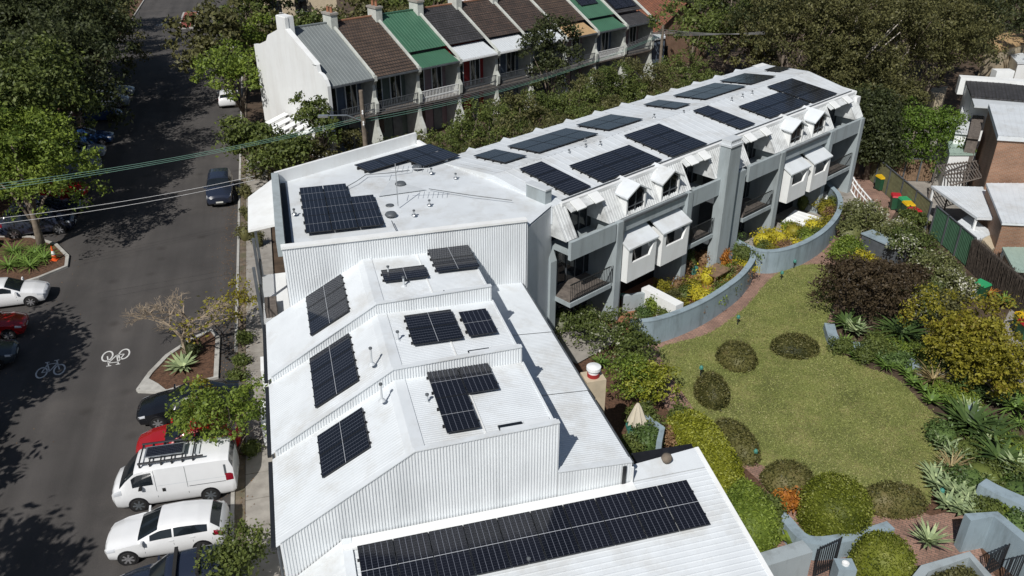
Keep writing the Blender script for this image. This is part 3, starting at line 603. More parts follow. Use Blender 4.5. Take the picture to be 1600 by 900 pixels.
ae = thing('roof_aerial', 'spindly television aerial on the corner block roof', 'aerial', g(622, 322, 7.6)); mb = MB(); mb.tube([(0, 0, 0), (0, 0, 2.0)], .022, 5); mb.build('mast', 'alu', ae)
mb = MB(); mb.tube([(-.2, 0, 1.7), (1.5, .1, 1.75)], .015, 4)
for i in range(7): mb.tube([(.1 + i * .22, -.4 + i * .02, 1.72), (.1 + i * .22, .45 - i * .02, 1.74)], .01, 4)
mb.tube([(-.25, -.35, 1.35), (-.25, .35, 1.35)], .012, 4); mb.build('antenna', 'alu', ae)
for px, py in [(674, 270), (712, 278), (671, 320), (647, 336), (460, 334)]: pipe_vent(g(px, py, 7.55), 'small roof vent pipe on the corner block roof', .18, 'alu')
for a, b_, lb in [((541, 292), (572, 273), 'leaving the stepped array'), ((572, 273), (640, 266), 'reaching the rear ventilator'), ((670, 295), (800, 313), 'running from the grey valley towards the apartments'), ((612, 345), (620, 362), 'dropping from the largest ventilator to the front edge')]: mb = MB(); mb.tube([g(*a, 7.62), g((a[0] + b_[0]) / 2, (a[1] + b_[1]) / 2 + 1, 7.66), g(*b_, 7.62)], .02, 4); tag(mb.build('roof_conduit', 'frame'), 'thin grey roof conduit ' + lb, 'cable')

# ================================================================== LONG APARTMENT ROW
mat('mansard', (.62, .64, .64), .6, var=.08, scale=2, dirt=(.24, .24, .235), dscale=1.6)
T = thing('apartment_row', 'long grey apartment row with white roof, dormers and balconies', 'building', (C0[0], C0[1], 0), RZC)
XL, XR = 1.2, 29.6
mb = MB(); mb.box(XL, XR, 1.7, 9.6, 0, 6.9); mb.build('wall', 'grey_render', T)
mb = MB(); mb.ribbed((XL, 1.0, 7.38), (XR - .3, 1.0, 7.38), (XR + .9, 5.0, 7.82), (XL, 5.0, 7.82), .5, .008); mb.ribbed((XL, 5.0, 7.824), (XR + .9, 5.0, 7.824), (XR + 2.2, 9.5, 7.34), (XL, 9.5, 7.34), .5, .008); mb.build('roof', 'white_roof', T)
mb = MB(); mb.extr([(1.0, 6.5), (1.0, 7.37), (5.0, 7.81), (9.5, 7.33), (9.5, 6.5)], 'x', XL - .35, XL + .02); mb.build('roof_end', 'white_roof', T)
mb = MB(); mb.hexa([(XL, 9.5, 7.2), (XR + 2.2, 9.5, 7.2), (XR + 2.4, 10.6, 5.6), (XL, 10.6, 5.6), (XL, 9.45, 7.32), (XR + 2.2, 9.45, 7.32), (XR + 2.4, 10.75, 5.7), (XL, 10.75, 5.7)]); mb.build('rear_mansard', 'white_roof', T)
for x in [3 + i * 2.55 for i in range(11)]:
    MB().add([(x, 9.2, 7.36), (x + 1.1, 9.2, 7.36), (x + .55, 9.0, 7.41), (x, 9.95, 6.9), (x + 1.1, 9.95, 6.9), (x + .55, 9.95, 7.34), (x, 9.95, 6.2), (x + 1.1, 9.95, 6.2)], [(0, 2, 5, 3), (2, 1, 4, 5), (3, 5, 4), (6, 3, 4, 7), (0, 3, 6), (1, 7, 4)]).build('rear_dormer', 'white_roof', T)
mb = MB(); mb.hexa([(XR - .3, 1.0, 7.2), (XR + 2.2, 9.5, 7.2), (XR + 2.3, 9.5, 7.2), (XR - .1, .9, 7.2), (XR - .3, 1.0, 7.42), (XR + .9, 9.5, 7.4), (XR + 2.3, 9.5, 7.4), (XR - .1, .9, 7.42)]); mb.prism([(XR - .02, .6), (XR + 2.0, 9.4), (XR - .5, 9.4), (XR - .5, .6)], 0, 7.1); mb.build('end_wall', 'white_paint', T)
mb = MB(); mb.box(XL + .2, XR - .3, .9, 1.08, 7.25, 7.41); mb.build('fascia', 'white_paint', T)
mb = MB(); mb.box(XL + .4, XR - .4, 1.1, 1.16, 7.42, 7.46); mb.build('edge_line', 'frame', T)
BAL = [(1.0, 4.15), (10.15, 12.75), (15.6, 18.8), (25.3, 28.6)]     # recessed balcony bays
BOX = [(4.75, 6.95), (7.45, 9.7), (19.75, 21.9), (22.45, 24.55)]     # white bay boxes with dormers over
def mans(y): return 7.38 - (1.0 - y) / .9 * 1.5                       # front mansard plane
OPN = [(1.65, 3.9), (10.4, 12.55), (15.95, 18.55), (25.55, 28.3)]
segs = [(XL - .3, 1.65), (3.9, 10.4), (12.55, 15.95), (18.55, 25.55), (28.3, XR - .2)]
for a, b_ in segs:
    mb = MB(); mb.ribbed((a, .1, 5.9), (b_, .1, 5.9), (b_, 1.0, 7.38), (a, 1.0, 7.38), .17, .02); mb.add([(a, .1, 5.88), (a, 1.0, 7.36), (a, 1.7, 7.3), (a, 1.7, 5.88)], [(0, 1, 2, 3)]); mb.add([(b_, .1, 5.88), (b_, 1.0, 7.36), (b_, 1.7, 7.3), (b_, 1.7, 5.88)], [(3, 2, 1, 0)])
    mb.build('mansard_slope', 'mansard', T)
for a, b_ in OPN:
    mb = MB(); mb.hexa([(a, .55, 6.98), (b_, .55, 6.98), (b_, 1.1, 7.3), (a, 1.1, 7.3), (a, .5, 7.05), (b_, .5, 7.05), (b_, 1.05, 7.4), (a, 1.05, 7.4)]); mb.build('balcony_hood', 'mansard', T)
    for x in (a + .25, b_ - .75):
        mb = MB(); mb.hexa([(x, .38, 7.04), (x + .6, .38, 7.04), (x + .6, .9, 7.34), (x, .9, 7.34), (x, .36, 7.1), (x + .6, .36, 7.1), (x + .6, .88, 7.4), (x, .88, 7.4)]); mb.build('hood_flap', 'white_paint', T)
    nw = 4; w_ = (b_ - a) / nw
    gl = MB().box(a - .5, b_ + .5, 1.6, 1.69, 5.26, 7.1).build('balcony_door', 'glass', T)
    mb = MB()
    for i in range(nw + 1): mb.box(a + i * w_ - .03, a + i * w_ + .03, 1.56, 1.6, 5.3, 6.95)
    mb.box(a, b_, 1.56, 1.6, 6.3, 6.35); mb.build('door_frame', 'frame', gl)
for a, b_ in BAL:
    MB().box(a, b_, -.12, .06, 4.98, 5.9).build('balcony_parapet', 'grey_render', T)
    MB().box(a + .15, b_ - .1, .061, 1.69, 5.1, 5.25).build('balcony_floor', 'grey_render', T)
    MB().box(a + .1, b_ - .1, -.1, 1.69, 2.45, 2.68).build('balcony_slab', 'grey_render', T); MB().box(a + .14, b_ - .14, .0, 1.6, 2.682, 2.7).build('deck', 'greytimber', T)
    mb = MB(); mb.box(a + .15, b_ - .15, -.05, -.01, 3.6, 3.65); mb.box(a + .15, b_ - .15, -.05, -.01, 2.76, 2.79)
    n = int((b_ - a) / .12)
    for i in range(n): mb.box(a + .18 + i * .12, a + .2 + i * .12, -.04, -.02, 2.68, 3.62)
    mb.build('balcony_rail', 'rail', T)
    for z0, z1 in ((2.7, 5.08), (.12, 2.44)):
        gl = MB().box(a - .1, b_ + .1, 1.62, 1.69, z0, z1).build('glass_door', 'glass', T); mb = MB(); q = (b_ - a - .6) / 4
        for i in range(5): mb.box(a + .3 + i * q - .025, a + .3 + i * q + .025, 1.58, 1.62, z0, z1)
        mb.build('door_frame', 'frame', gl)
for a, b_ in BOX:
    m = (a + b_) / 2; bx_ = MB().box(a, b_, -.5, -.38, 2.6, 3.62)
    bx_.box(a, a + .12, -.38, .9, 2.6, 4.6); bx_.hexa([(b_ - .12, -.38, 2.6), (b_, -.38, 2.6), (b_, .9, 2.6), (b_ - .12, .9, 2.6), (b_ - .12, -.38, 3.62), (b_, -.38, 3.62), (b_, .9, 4.9), (b_ - .12, .9, 4.9)])
    bx_.box(a, a + .3, -.5, -.38, 3.62, 4.42)
    bx_.hexa([(b_ - .5, -.5, 3.62), (b_, -.5, 3.62), (b_, -.38, 3.62), (b_ - .5, -.38, 3.62), (b_ - .13, -.5, 4.42), (b_, -.5, 4.42), (b_, -.38, 4.42), (b_ - .13, -.38, 4.42)])
    bx_.box(a + .13, b_ - .13, -.38, .9, 2.6, 2.75); B = bx_.build('bay_box', 'white_paint', T)
    MB().hexa([(a - .06, -.58, 4.42), (b_ + .08, -.58, 4.42), (b_ + .08, 1.0, 5.25), (a - .06, 1.0, 5.25), (a - .06, -.58, 4.5), (b_ + .08, -.58, 4.5), (b_ + .08, 1.0, 5.34), (a - .06, 1.0, 5.34)]).build('bay_roof', 'white_roof', B)
    MB().box(a + .13, b_ - .13, .3, .36, 2.75, 4.8).build('bay_window', 'glass', B)
    MB().box(m - .03, m + .03, .25, .3, 2.75, 4.75).build('window_frame', 'frame', B)
    MB().box(a - .15, b_ + .15, .9, 1.69, 2.45, 5.35).build('bay_back', 'grey_render', B)
    # dormer
    d0, d1 = m - .74, m + .74; D = MB().box(d0, d0 + .1, .12, 1.2, 5.9, 6.98).box(d1 - .1, d1, .12, 1.2, 5.9, 6.98).build('dormer', 'white_paint', T)
    MB().add([(d0 - .16, -.05, 6.86), (m, -.05, 7.36), (d1 + .16, -.05, 6.86), (d0 - .16, 1.5, 6.98), (m, 1.5, 7.48), (d1 + .16, 1.5, 6.98), (d0 - .16, -.05, 6.94), (m, -.05, 7.44), (d1 + .16, -.05, 6.94), (d0 - .16, 1.5, 7.06), (m, 1.5, 7.56), (d1 + .16, 1.5, 7.06)], [(0, 3, 4, 1), (1, 4, 5, 2), (6, 7, 10, 9), (7, 8, 11, 10), (0, 1, 7, 6), (1, 2, 8, 7), (0, 6, 9, 3), (2, 5, 11, 8)]).build('dormer_roof', 'white_roof', D)
    MB().add([(d0 + .1, .2, 5.92), (d1 - .1, .2, 5.92), (d1 - .1, .2, 6.9), (m, .2, 7.28), (d0 + .1, .2, 6.9)], [(0, 1, 2, 3, 4)]).build('dormer_window', 'glass', D)
    MB().box(m - .03, m + .03, .16, .2, 5.92, 7.1).box(d0 + .1, d1 - .1, .15, .2, 6.3, 6.34).build('window_frame', 'frame', D)
    for z0, z1 in ((.12, 2.44),): MB().box(a - .3, b_ + .3, 1.6, 1.69, z0, z1).build('glass_door', 'glass', T)
for a, b_ in [(4.2, 10.1), (18.85, 25.25)]:
    MB().box(a, b_, .02, .22, 5.2, 5.86).build('band_wall', 'grey_render', T); MB().box(a + .1, b_ - .1, -.1, .015, 5.74, 5.86).build('gutter', 'frame', T)
for x in (4.25, 9.85, 18.95, 24.75, 28.75):
    MB().extr([(-.15, 0), (-.15, 5.9), (1.65, 5.9), (1.65, 0)], 'x', x, x + .42).build('wing_wall', 'grey_render', T)
    MB().tube([(x + .5, -.08, 5.75), (x + .5, -.08, .1)], .05, 6).build('downpipe', 'frame', T)
# party columns with chimneys
for x0, x1, zt in [(.75, 1.15, 8.05), (12.75, 13.8, 7.75)]:
    cl = (MB().box(x0, x1, -.5, .15, 0, zt) if x0 > 5 else MB().extr([(.9, 0), (.9, 4.6), (1.35, 5.6), (1.35, zt), (2.6, zt), (2.6, 0)], 'x', x0, x1)).build('column', 'grey_render', T); (MB().box(x0 - .06, x1 + .06, -.56, .21, zt, zt + .1) if x0 > 5 else MB().box(x0 - .04, x1 + .04, 1.3, 2.65, zt, zt + .07)).build('column_cap', 'metal_light', cl)
    if x0 > 5:
        mb = MB()
        for i in range(7): mb.box(x0 + .02 + i * .145, x0 + .1 + i * .145, -.46, .12, zt + .1, zt + .3)
        mb.box(x0 + .01, x1 - .01, -.48, .13, zt + .3, zt + .36); mb.build('louvre', 'metal_light', cl)
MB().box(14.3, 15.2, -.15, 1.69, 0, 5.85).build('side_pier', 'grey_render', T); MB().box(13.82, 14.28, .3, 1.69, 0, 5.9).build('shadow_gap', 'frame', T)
def roofpt(x, y): return np.array(kw(x, y, 7.38 + (min(y, 5) - 1) * .11 if y <= 5 else 7.82 - (y - 5) * .107))
kf = KY + np.array((0, 0, .11)); kb = KY - np.array((0, 0, .107))
for i, (x, y, nx, ny, lb) in enumerate([(2.2, 1.25, 1, 3, 'three-high solar array behind the first chimney column of the apartments'), (4.55, 1.25, 3, 2, 'six-panel solar array on the front roof slope above the first bay boxes'), (9.95, 1.15, 2, 3, 'six-panel square solar array between the bay boxes and louvred column'), (16.5, 1.35, 1, 3, 'narrow three-high solar array just past the louvred column'), (19.6, 1.35, 3, 2, 'six-panel solar array on the front roof slope over the farther bay boxes'), (24.5, 1.3, 2, 3, 'six-panel square solar array nearest the white end wall')]):
    array(lb, roofpt(x, y), KX, kf, grid(nx, ny), 1.54, 1.12, None)
for i, (x, nx, y, ny, lb) in enumerate([(2.35, 1, 5.75, 2, 'two-high solar array on the rear slope where the row meets the corner block'), (4.65, 3, 5.65, 2, 'bluish six-panel solar array on the rear slope, first of its kind'), (10.1, 2, 5.7, 2, 'four-panel solar array on the rear slope behind the square front array'), (16.2, 1, 5.7, 2, 'two-high solar array on the rear slope in line with the louvred column'), (19.2, 3, 5.7, 2, 'six-panel solar array on the rear slope past the louvred column'), (24.5, 2, 5.8, 2, 'four-panel solar array on the rear slope towards the far end'), (29.2, 1, 6.5, 1, 'lone solar panel on the rear slope at the far roof tip')]):
    array(lb, roofpt(x, y), KX, kb, grid(nx, ny), 1.52, 1.22, None)
for i, (px, py) in enumerate([(889, 240), (915, 231), (938, 227), (1022, 184), (1068, 178), (1143, 158), (1160, 152), (1175, 147), (914, 222)]): pipe_vent(g(px, py, 7.75), 'small roof vent on the long apartment roof', .16, 'alu')

# ------------------------------------------------------------------ curved courtyard walls of the apartments
def curved_court(label, top, base_z, h, inner):
    pts = smooth_line([g(p[0], p[1], h) for p in top], 6); c = thing('courtyard_wall', label, 'wall', (pts[0][0], pts[0][1], 0)); off = (pts[0][0], pts[0][1], 0)
    mb = MB(); wall_line(mb, pts, .28, 0, h, 0, .02, 0); mb.build('wall', 'blue_render', c, off); return pts
p1 = curved_court('curved blue-grey courtyard wall around the terrace with the table', [(985, 503), (1020, 500), (1060, 488), (1100, 470), (1135, 448), (1160, 428), (1176, 405), (1172, 393)], 0, 1.35, 0)
p2 = curved_court('curved blue-grey courtyard wall around the yellow flower bed', [(1139, 370), (1180, 390), (1215, 392), (1255, 380), (1290, 358), (1311, 330), (1310, 305), (1290, 285)], 0, 1.35, 0)
structure(flat('terrace_floor', [p[:2] for p in p1] + [kw(14.5, 1.6)[:2], kw(4.0, 1.6)[:2]], .35, 'terracotta'))
structure(flat('terrace_floor', [p[:2] for p in p2] + [kw(28, 1.6)[:2], kw(15, 1.6)[:2]], .35, 'concrete'))
structure(flat('terrace_floor', [kw(.5, -1.2)[:2], kw(4.0, -1.2)[:2], kw(4.0, 1.6)[:2], kw(.5, 1.6)[:2]], .1, 'concrete'))
iw = thing('planter_wall', 'white dividing wall with trailing plants inside the courtyard', 'wall', g(1040, 470)); off = iw.location
mb = MB(); wall_line(mb, [g(1008, 450, 1.4), g(1062, 478, 1.4)], .55, .3, 1.5); mb.build('wall', 'white_paint', iw, off); mb = MB(); wall_line(mb, [g(972, 470, 1), g(1010, 464, 1)], .2, .1, 1.3); mb.build('side_wall', 'grey_render', iw, off)
tb = thing('courtyard_table', 'brown timber table among pot plants in the courtyard', 'table', g(1117, 440, .35), RZC); MB().box(-.75, .75, -.5, .5, .68, .74).build('table_top', 'timber', tb)
for sx in (-.65, .65):
    for sy in (-.4, .4): MB().box(sx - .04, sx + .04, sy - .04, sy + .04, 0, .679).build('leg', 'timber', tb)

# ================================================================== TERRACE HOUSES
TERR = [('metal_grey', None, 'blue_shade', 'with plain grey metal roof at the white gable end'), ('tile_brown', None, 'greengrey', 'with mottled brown tiled roof next to the grey roof'), ('metal_green', 'metal_green', 'pink_wall', 'with green metal roof and white lace balcony'), ('tile_slate', 'metal_light', 'red_wall', 'with dark slate roof and deep red upper wall'), ('tile_dkbrown', 'metal_light', 'blue_shade', 'with brown tiles and pale verandah roof beside the slate roof'), ('tile_dkbrown', 'metal_light', 'greengrey', 'with brown tiles half hidden by the tall dark tree'), ('tile_brown', 'metal_tan', 'pink_wall', 'with brown tiles and tan verandah roof'), ('metal_green', 'metal_green', 'blue_shade', 'with green metal roof carrying solar panels'), ('tile_slate', 'tile_slate', 'pink_wall', 'with dark roof and solar panels at the far row end')]
YE, YR, ZE_, ZR_ = 53.8, 59.7, 6.0, 9.3
zsl = lambda y: ZE_ + (y - YE) * (ZR_ - ZE_) / (YR - YE)
TW_ = 4.21
for i, (rm, sk, wm, lab) in enumerate(TERR):
    x0 = 30.9 + TW_ * i; x1 = x0 + TW_; off = (x0, YE, 0)
    T = thing('terrace_house', 'two-storey terrace house ' + lab, 'house', tw(x0, YE), RZT, 'terrace houses in a row')
    MB().extr([(55.7, 0), (55.7, 6.3), (59.7, 8.9), (64, 7.0), (64, 0)], 'x', x0 + .02, x1 - .02).build('wall', wm, T, off)
    ys = 55.5 if sk else YE
    mb = MB()
    if rm.startswith('metal'): mb.ribbed((x0 + .1, ys, zsl(ys)), (x1 - .1, ys, zsl(ys)), (x1 - .1, YR, ZR_), (x0 + .1, YR, ZR_), .3, .02)
    else:
        nr = 20; a_ = np.array((ys, zsl(ys))); b_ = np.array((YR, ZR_))
        for r in range(nr):          # tile courses lap over each other
            p = a_ + (b_ - a_) * r / nr; q = a_ + (b_ - a_) * (r + 1) / nr; mb.add([(x0 + .1, p[0], p[1] + .03), (x1 - .1, p[0], p[1] + .03), (x1 - .1, q[0], q[1]), (x0 + .1, q[0], q[1]), (x0 + .1, p[0], p[1] - .02), (x1 - .1, p[0], p[1] - .02)], [(0, 1, 2, 3), (4, 5, 1, 0)])
    mb.add([(x0 + .1, YR, ZR_), (x1 - .1, YR, ZR_), (x1 - .1, 64.2, 7.1), (x0 + .1, 64.2, 7.1)], [(0, 1, 2, 3)]); rf = mb.build('roof', rm, T, off)
    MB().box(x0 + .12, x1 - .12, YR - .12, YR + .12, ZR_ - .02, ZR_ + .07).build('ridge_cap', rm if rm.startswith('metal') else 'brickplain', rf, off)
    if sk: MB().ribbed((x0 + .16, YE, 6.0), (x1 - .16, YE, 6.0), (x1 - .16, 55.75, 6.72), (x0 + .16, 55.75, 6.72), .25, .015).build('verandah_roof', sk, T, off)
    MB().box(x0 + .16, x1 - .16, YE - .1, YE + .02, 5.86, 5.98).build('gutter', 'frame' if i not in (3, 4, 5) else 'white_paint', T, off)
    MB().box(x0 + .16, x1 - .16, YE + .1, 55.69, 3.02, 3.16).build('balcony_floor', 'greytimber', T, off)
    mb = MB(); mb.box(x0 + .16, x1 - .16, YE + .12, YE + .17, 4.05, 4.1)
    for k in range(26): mb.box(x0 + .2 + k * .15, x0 + .24 + k * .15, YE + .13, YE + .16, 3.16, 4.05)
    mb.box(x0 + .16, x1 - .16, YE + .125, YE + .165, 3.5, 3.6); mb.build('balcony_rail', 'white_paint' if i in (2, 5, 7) else 'frame', T, off)
    for k, wx in enumerate((.75, 2.6)):
        wd = MB().box(x0 + wx, x0 + wx + .95, 55.62, 55.69, 3.2, 5.5).build('french_door', 'glass', T, off); MB().box(x0 + wx - .08, x0 + wx, 55.6, 55.69, 3.2, 5.6).box(x0 + wx + .95, x0 + wx + 1.03, 55.6, 55.69, 3.2, 5.6).box(x0 + wx + .45, x0 + wx + .5, 55.59, 55.62, 3.2, 5.5).build('door_frame', 'white_paint', wd, off)
    MB().box(x0 + .6, x0 + 1.7, 55.62, 55.69, 0.9, 2.6).build('window', 'glass', T, off); MB().box(x0 + 2.6, x0 + 3.5, 55.62, 55.69, 0, 2.4).build('door', 'frame', T, off)
    # party wall on the far side (with scrolled wing) and its parapet
    prof = [(53.35, 0), (53.45, 1.2), (53.95, 2.1), (54.05, 2.9), (53.8, 3.3), (53.75, 4.0), (54.05, 4.4), (54.05, 5.4), (53.72, 5.75), (53.72, 6.12), (55.7, 6.2), (55.7, 0)]
    MB().extr(prof, 'x', x1 - .14, x1 + .14).build('wing_wall', 'pillar', T, off)
    mb = MB(); mb.hexa([(x1 - .09, YE + .1, 6.06), (x1 + .09, YE + .1, 6.06), (x1 + .09, YR, 9.3), (x1 - .09, YR, 9.3), (x1 - .09, YE + .1, 6.22), (x1 + .09, YE + .1, 6.22), (x1 + .09, YR, 9.5), (x1 - .09, YR, 9.5)]); mb.build('parapet', 'pillar', T, off)
    ch = MB().box(x1 - .3, x1 + .3, YR - .75, YR + .45, 8.7, 9.95).build('chimney', 'pillar', T, off); MB().box(x1 - .38, x1 + .38, YR - .83, YR + .53, 9.95, 10.1).build('chimney_cap', 'concrete', ch, off)
    for k in (-.4, .1): MB().lathe([(.12, 0), (.1, .35), (.13, .4)], (x1, YR + k, 10.1), 8).build('chimney_pot', 'terracotta', ch, off)
    if i == 0:
        e = x0 - .16; prof = [(53.5, 0), (53.5, 6.15), (53.75, 6.6), (54.1, 6.9), (54.6, 7.0), (54.75, 7.5), (55.2, 7.45), (58.7, 9.35), (58.7, 10.3), (60.1, 10.3), (60.1, 9.25), (61.8, 8.6), (62.2, 8.1), (63.6, 7.6), (64.4, 7.5), (64.4, 0)]
        MB().extr(prof, 'x', e, e + .28).build('gable_wall', 'white_paint', T, off)
        MB().extr([(54.75, 7.5), (55.2, 7.5), (58.7, 9.35), (58.7, 9.5), (55.0, 7.65)], 'x', e - .08, e + .36).build('gable_coping', 'white_paint', T, off)
        MB().box(e + .05, e + .75, 58.75, 60.05, 8.8, 10.35).build('chimney', 'white_paint', T, off)
xe = [30.9 + TW_ * i for i in range(10)]
ts = np.array((*TY, 0)) * (YR - YE) + np.array((0, 0, ZR_ - ZE_)); T3 = np.array((*TX, 0))
array('solar array on the green terrace roof', np.array(tw(xe[7] + .9, 57.0, zsl(57.0))), T3, ts, grid(2, 2), 1.2, 1.6, None)
array('solar array on the dark terrace roof at the row end', np.array(tw(xe[8] + .5, 55.9, zsl(55.9))), T3, ts, grid(3, 2), 1.05, 1.7, None)
aw = thing('slatted_awning', 'white slatted awning against the white gable wall', 'awning', tw(30.4, 57), RZT); off = (30.4, 57, 0)
for k in range(5): MB().hexa([(27.9, 55.2 + k * 1.15, 2.0), (30.6, 55.2 + k * 1.15, 2.7), (30.6, 55.85 + k * 1.15, 2.7), (27.9, 55.85 + k * 1.15, 2.0), (27.9, 55.2 + k * 1.15, 2.06), (30.6, 55.2 + k * 1.15, 2.76), (30.6, 55.85 + k * 1.15, 2.76), (27.9, 55.85 + k * 1.15, 2.06)]).build('slat', 'white_paint', aw, off)
mb = MB()
for y in (55.3, 58, 60.4): mb.box(27.9, 28.02, y, y + .12, 0, 2.0); mb.hexa([(27.9, y, 1.88), (30.6, y, 2.58), (30.6, y + .1, 2.58), (27.9, y + .1, 1.88), (27.9, y, 1.99), (30.6, y, 2.69), (30.6, y + .1, 2.69), (27.9, y + .1, 1.99)])
mb.build('awning_frame', 'frame', aw, off)

# ------------------------------------------------------------------ generic gabled / flat neighbours
def house(label, frame, x0, x1, y0, y1, h, rise, roof, wall, name='house', axis='x', ov=.3, windows=()):
    fx, rz = frame; off = (x0, y0, 0); T = thing(name, label, 'house', fx(x0, y0), rz)
    MB().box(x0, x1, y0, y1, 0, h).build('wall', wall, T, off); mb = MB()
    if rise == 0:
        MB().box(x0 - ov, x1 + ov, y0 - ov, y1 + ov, h, h + .12).build('roof', roof, T, off)
    elif axis == 'x':
        ym = (y0 + y1) / 2; mb.add([(x0 - ov, y0 - ov, h - .05), (x1 + ov, y0 - ov, h - .05), (x1 + ov, ym, h + rise), (x0 - ov, ym, h + rise), (x1 + ov, y1 + ov, h - .05), (x0 - ov, y1 + ov, h - .05)], [(0, 1, 2, 3), (3, 2, 4, 5)]); mb.build('roof', roof, T, off)
        MB().add([(x0, y0, h), (x0, y1, h), (x0, ym, h + rise - .15), (x1, y0, h), (x1, y1, h), (x1, ym, h + rise - .15)], [(1, 0, 2), (3, 4, 5)]).build('gable', wall, T, off)
    else:
        xm = (x0 + x1) / 2; mb.add([(x0 - ov, y0 - ov, h - .05), (xm, y0 - ov, h + rise), (xm, y1 + ov, h + rise), (x0 - ov, y1 + ov, h - .05), (x1 + ov, y0 - ov, h - .05), (x1 + ov, y1 + ov, h - .05)], [(0, 1, 2, 3), (1, 4, 5, 2)]); mb.build('roof', roof, T, off)
        MB().add([(x0, y0, h), (x1, y0, h), (xm, y0, h + rise - .15), (x0, y1, h), (x1, y1, h), (xm, y1, h + rise - .15)], [(0, 1, 2), (4, 3, 5)]).build('gable', wall, T, off)
    for (wx0, wx1, z0, z1) in windows:
        wd = MB().box(x0 + wx0, x0 + wx1, y0 - .03, y0 - .002, z0, z1).build('window', 'glass', T, off); MB().box(x0 + wx0 - .08, x0 + wx1 + .08, y0 - .08, y0 - .031, z0 - .08, z0).build('sill', 'white_paint', wd, off)
    return T
fT = (tw, RZT); fS = (sw, RZS); fW = (lambda x, y: (x, y, 0), 0.)
def quad_roof(name, label, px, z, m, th=.14, wall=None, z0=0., cat='roof', wm='white_paint', posts=True):
    "a roof slab whose corners are seen at px (with heights z), carried by walls or posts"
    P = [g(p[0], p[1], zz) for p, zz in zip(px, z)]; c = np.mean(P, 0); T = thing(name, label, cat, (c[0], c[1], 0)); off = (c[0], c[1], 0)
    nb = MB(); nb.ribbed(P[0], P[1], P[2], P[3], .4, .015); nb.build('roof_sheet', m, T, off)
    nb = MB(); nb.hexa([(p[0], p[1], p[2] - th) for p in P] + [(p[0], p[1], p[2] - .012) for p in P]); nb.build('roof_edge', m, T, off)
    if wall:
        q = [c + (np.array(p) - c) * .96 for p in P]; MB().prism([a[:2] for a in q], z0, min(z) - th - .01).build('wall', wall, T, off)
    elif posts:
        for p in P: q = c + (np.array(p) - c) * .93; MB().box(q[0] - .06, q[0] + .06, q[1] - .06, q[1] + .06, 0, p[2] - th).build('post', wm, T, off)
    return T
# right-hand neighbours
HA = quad_roof('house', 'white house with dark inset roof panels by the tall trees', [(1508, 123), (1640, 138), (1640, 160), (1518, 150)], [5.6] * 4, 'tile_slate', wall='white_paint', cat='house')
off = HA.location
mb = MB(); wall_line(mb, [g(1500, 119, 5.8), g(1650, 129, 5.8)], .9, 4.5, 5.8); mb.box(*(lambda a: (a[0] - .6, a[0] + .8, a[1] - .2, a[1] + .6))(g(1568, 110, 6.1)), 5.2, 6.1); mb.build('parapet', 'white_paint', HA, off)
mb = MB(); mb.hexa([g(1518, 156, 5.3), g(1640, 166, 5.3), g(1640, 176, 5.3), g(1522, 168, 5.3)] + [(p[0], p[1], 5.42) for p in [g(1518, 156, 5.3), g(1640, 166, 5.3), g(1640, 176, 5.3), g(1522, 168, 5.3)]]); mb.build('eave', 'metal_light', HA, off)
quad_roof('house', 'pale narrow side wing beside the slim alley', [(1505, 160), (1522, 160), (1512, 208), (1493, 206)], [3.9] * 4, 'white_roof', wall='white_paint', cat='house')
HB = quad_roof('brick_house', 'brick house with flat white roof and bare brick wall', [(1545, 162), (1660, 168), (1660, 218), (1560, 212)], [6.0] * 4, 'white_roof', wall='brick', cat='house', th=.3)
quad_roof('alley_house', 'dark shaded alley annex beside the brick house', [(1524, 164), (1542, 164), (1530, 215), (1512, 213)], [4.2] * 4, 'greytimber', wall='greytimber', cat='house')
quad_roof('shed', 'pale green lean-to roof between tree and brick house', [(1478, 210), (1515, 210), (1524, 240), (1484, 240)], [3.0] * 4, 'greenglass', cat='shed', wall='white_paint')
quad_roof('shed', 'white lean-to shed above the pale green roof', [(1473, 184), (1492, 182), (1503, 208), (1480, 208)], [3.2] * 4, 'white_roof', cat='shed', wall='white_paint')
pg = thing('pergola', 'weathered timber pergola with open slats beside the brick wall', 'pergola', g(1505, 285)); off = pg.location; zp = 2.5
A_, B_, C_, D_ = [np.array(g(*p, zp)) for p in [(1464, 258), (1528, 250), (1542, 274), (1486, 288)]]
for k in range(15): t = k / 14; p = A_ + (B_ - A_) * t; q = D_ + (C_ - D_) * t; mb = MB(); mb.tube([p, q], .05, 4); mb.build('slat', 'greytimber', pg, off)
mb = MB()
for p, q in ((A_, B_), (D_, C_), ((A_ + D_) / 2, (B_ + C_) / 2)): mb.tube([p - (0, 0, .08), q - (0, 0, .08)], .06, 4)
for p in (A_, B_, C_, D_): mb.tube([p - (0, 0, .05), (p[0], p[1], 0)], .06, 4)
mb.build('beam', 'greytimber', pg, off)
quad_roof('carport', 'wide white flat carport roof behind the boundary fence', [(1455, 290), (1540, 292), (1562, 341), (1527, 340)], [2.4] * 4, 'white_roof', cat='carport')
quad_roof('outbuilding', 'white hipped outbuilding roof beside the carport', [(1541, 286), (1660, 286), (1660, 352), (1566, 348)], [3.2, 3.2, 3.2, 3.2], 'white_roof', wall='brick', cat='shed')
quad_roof('shed', 'small pale square shed roof overlapping the boundary fence', [(1490, 350), (1513, 335), (1552, 364), (1524, 377)], [1.55] * 4, 'white_roof', wall='white_paint', cat='shed')
quad_roof('shed', 'cream capped shed beside the brush fence', [(1535, 374), (1553, 363), (1570, 381), (1550, 390)], [1.5] * 4, 'cream', wall='cream', cat='shed')
quad_roof('verandah', 'pale green translucent verandah roof behind the brush fence', [(1566, 386), (1660, 386), (1660, 425), (1585, 422)], [1.9] * 4, 'greenglass', cat='verandah')
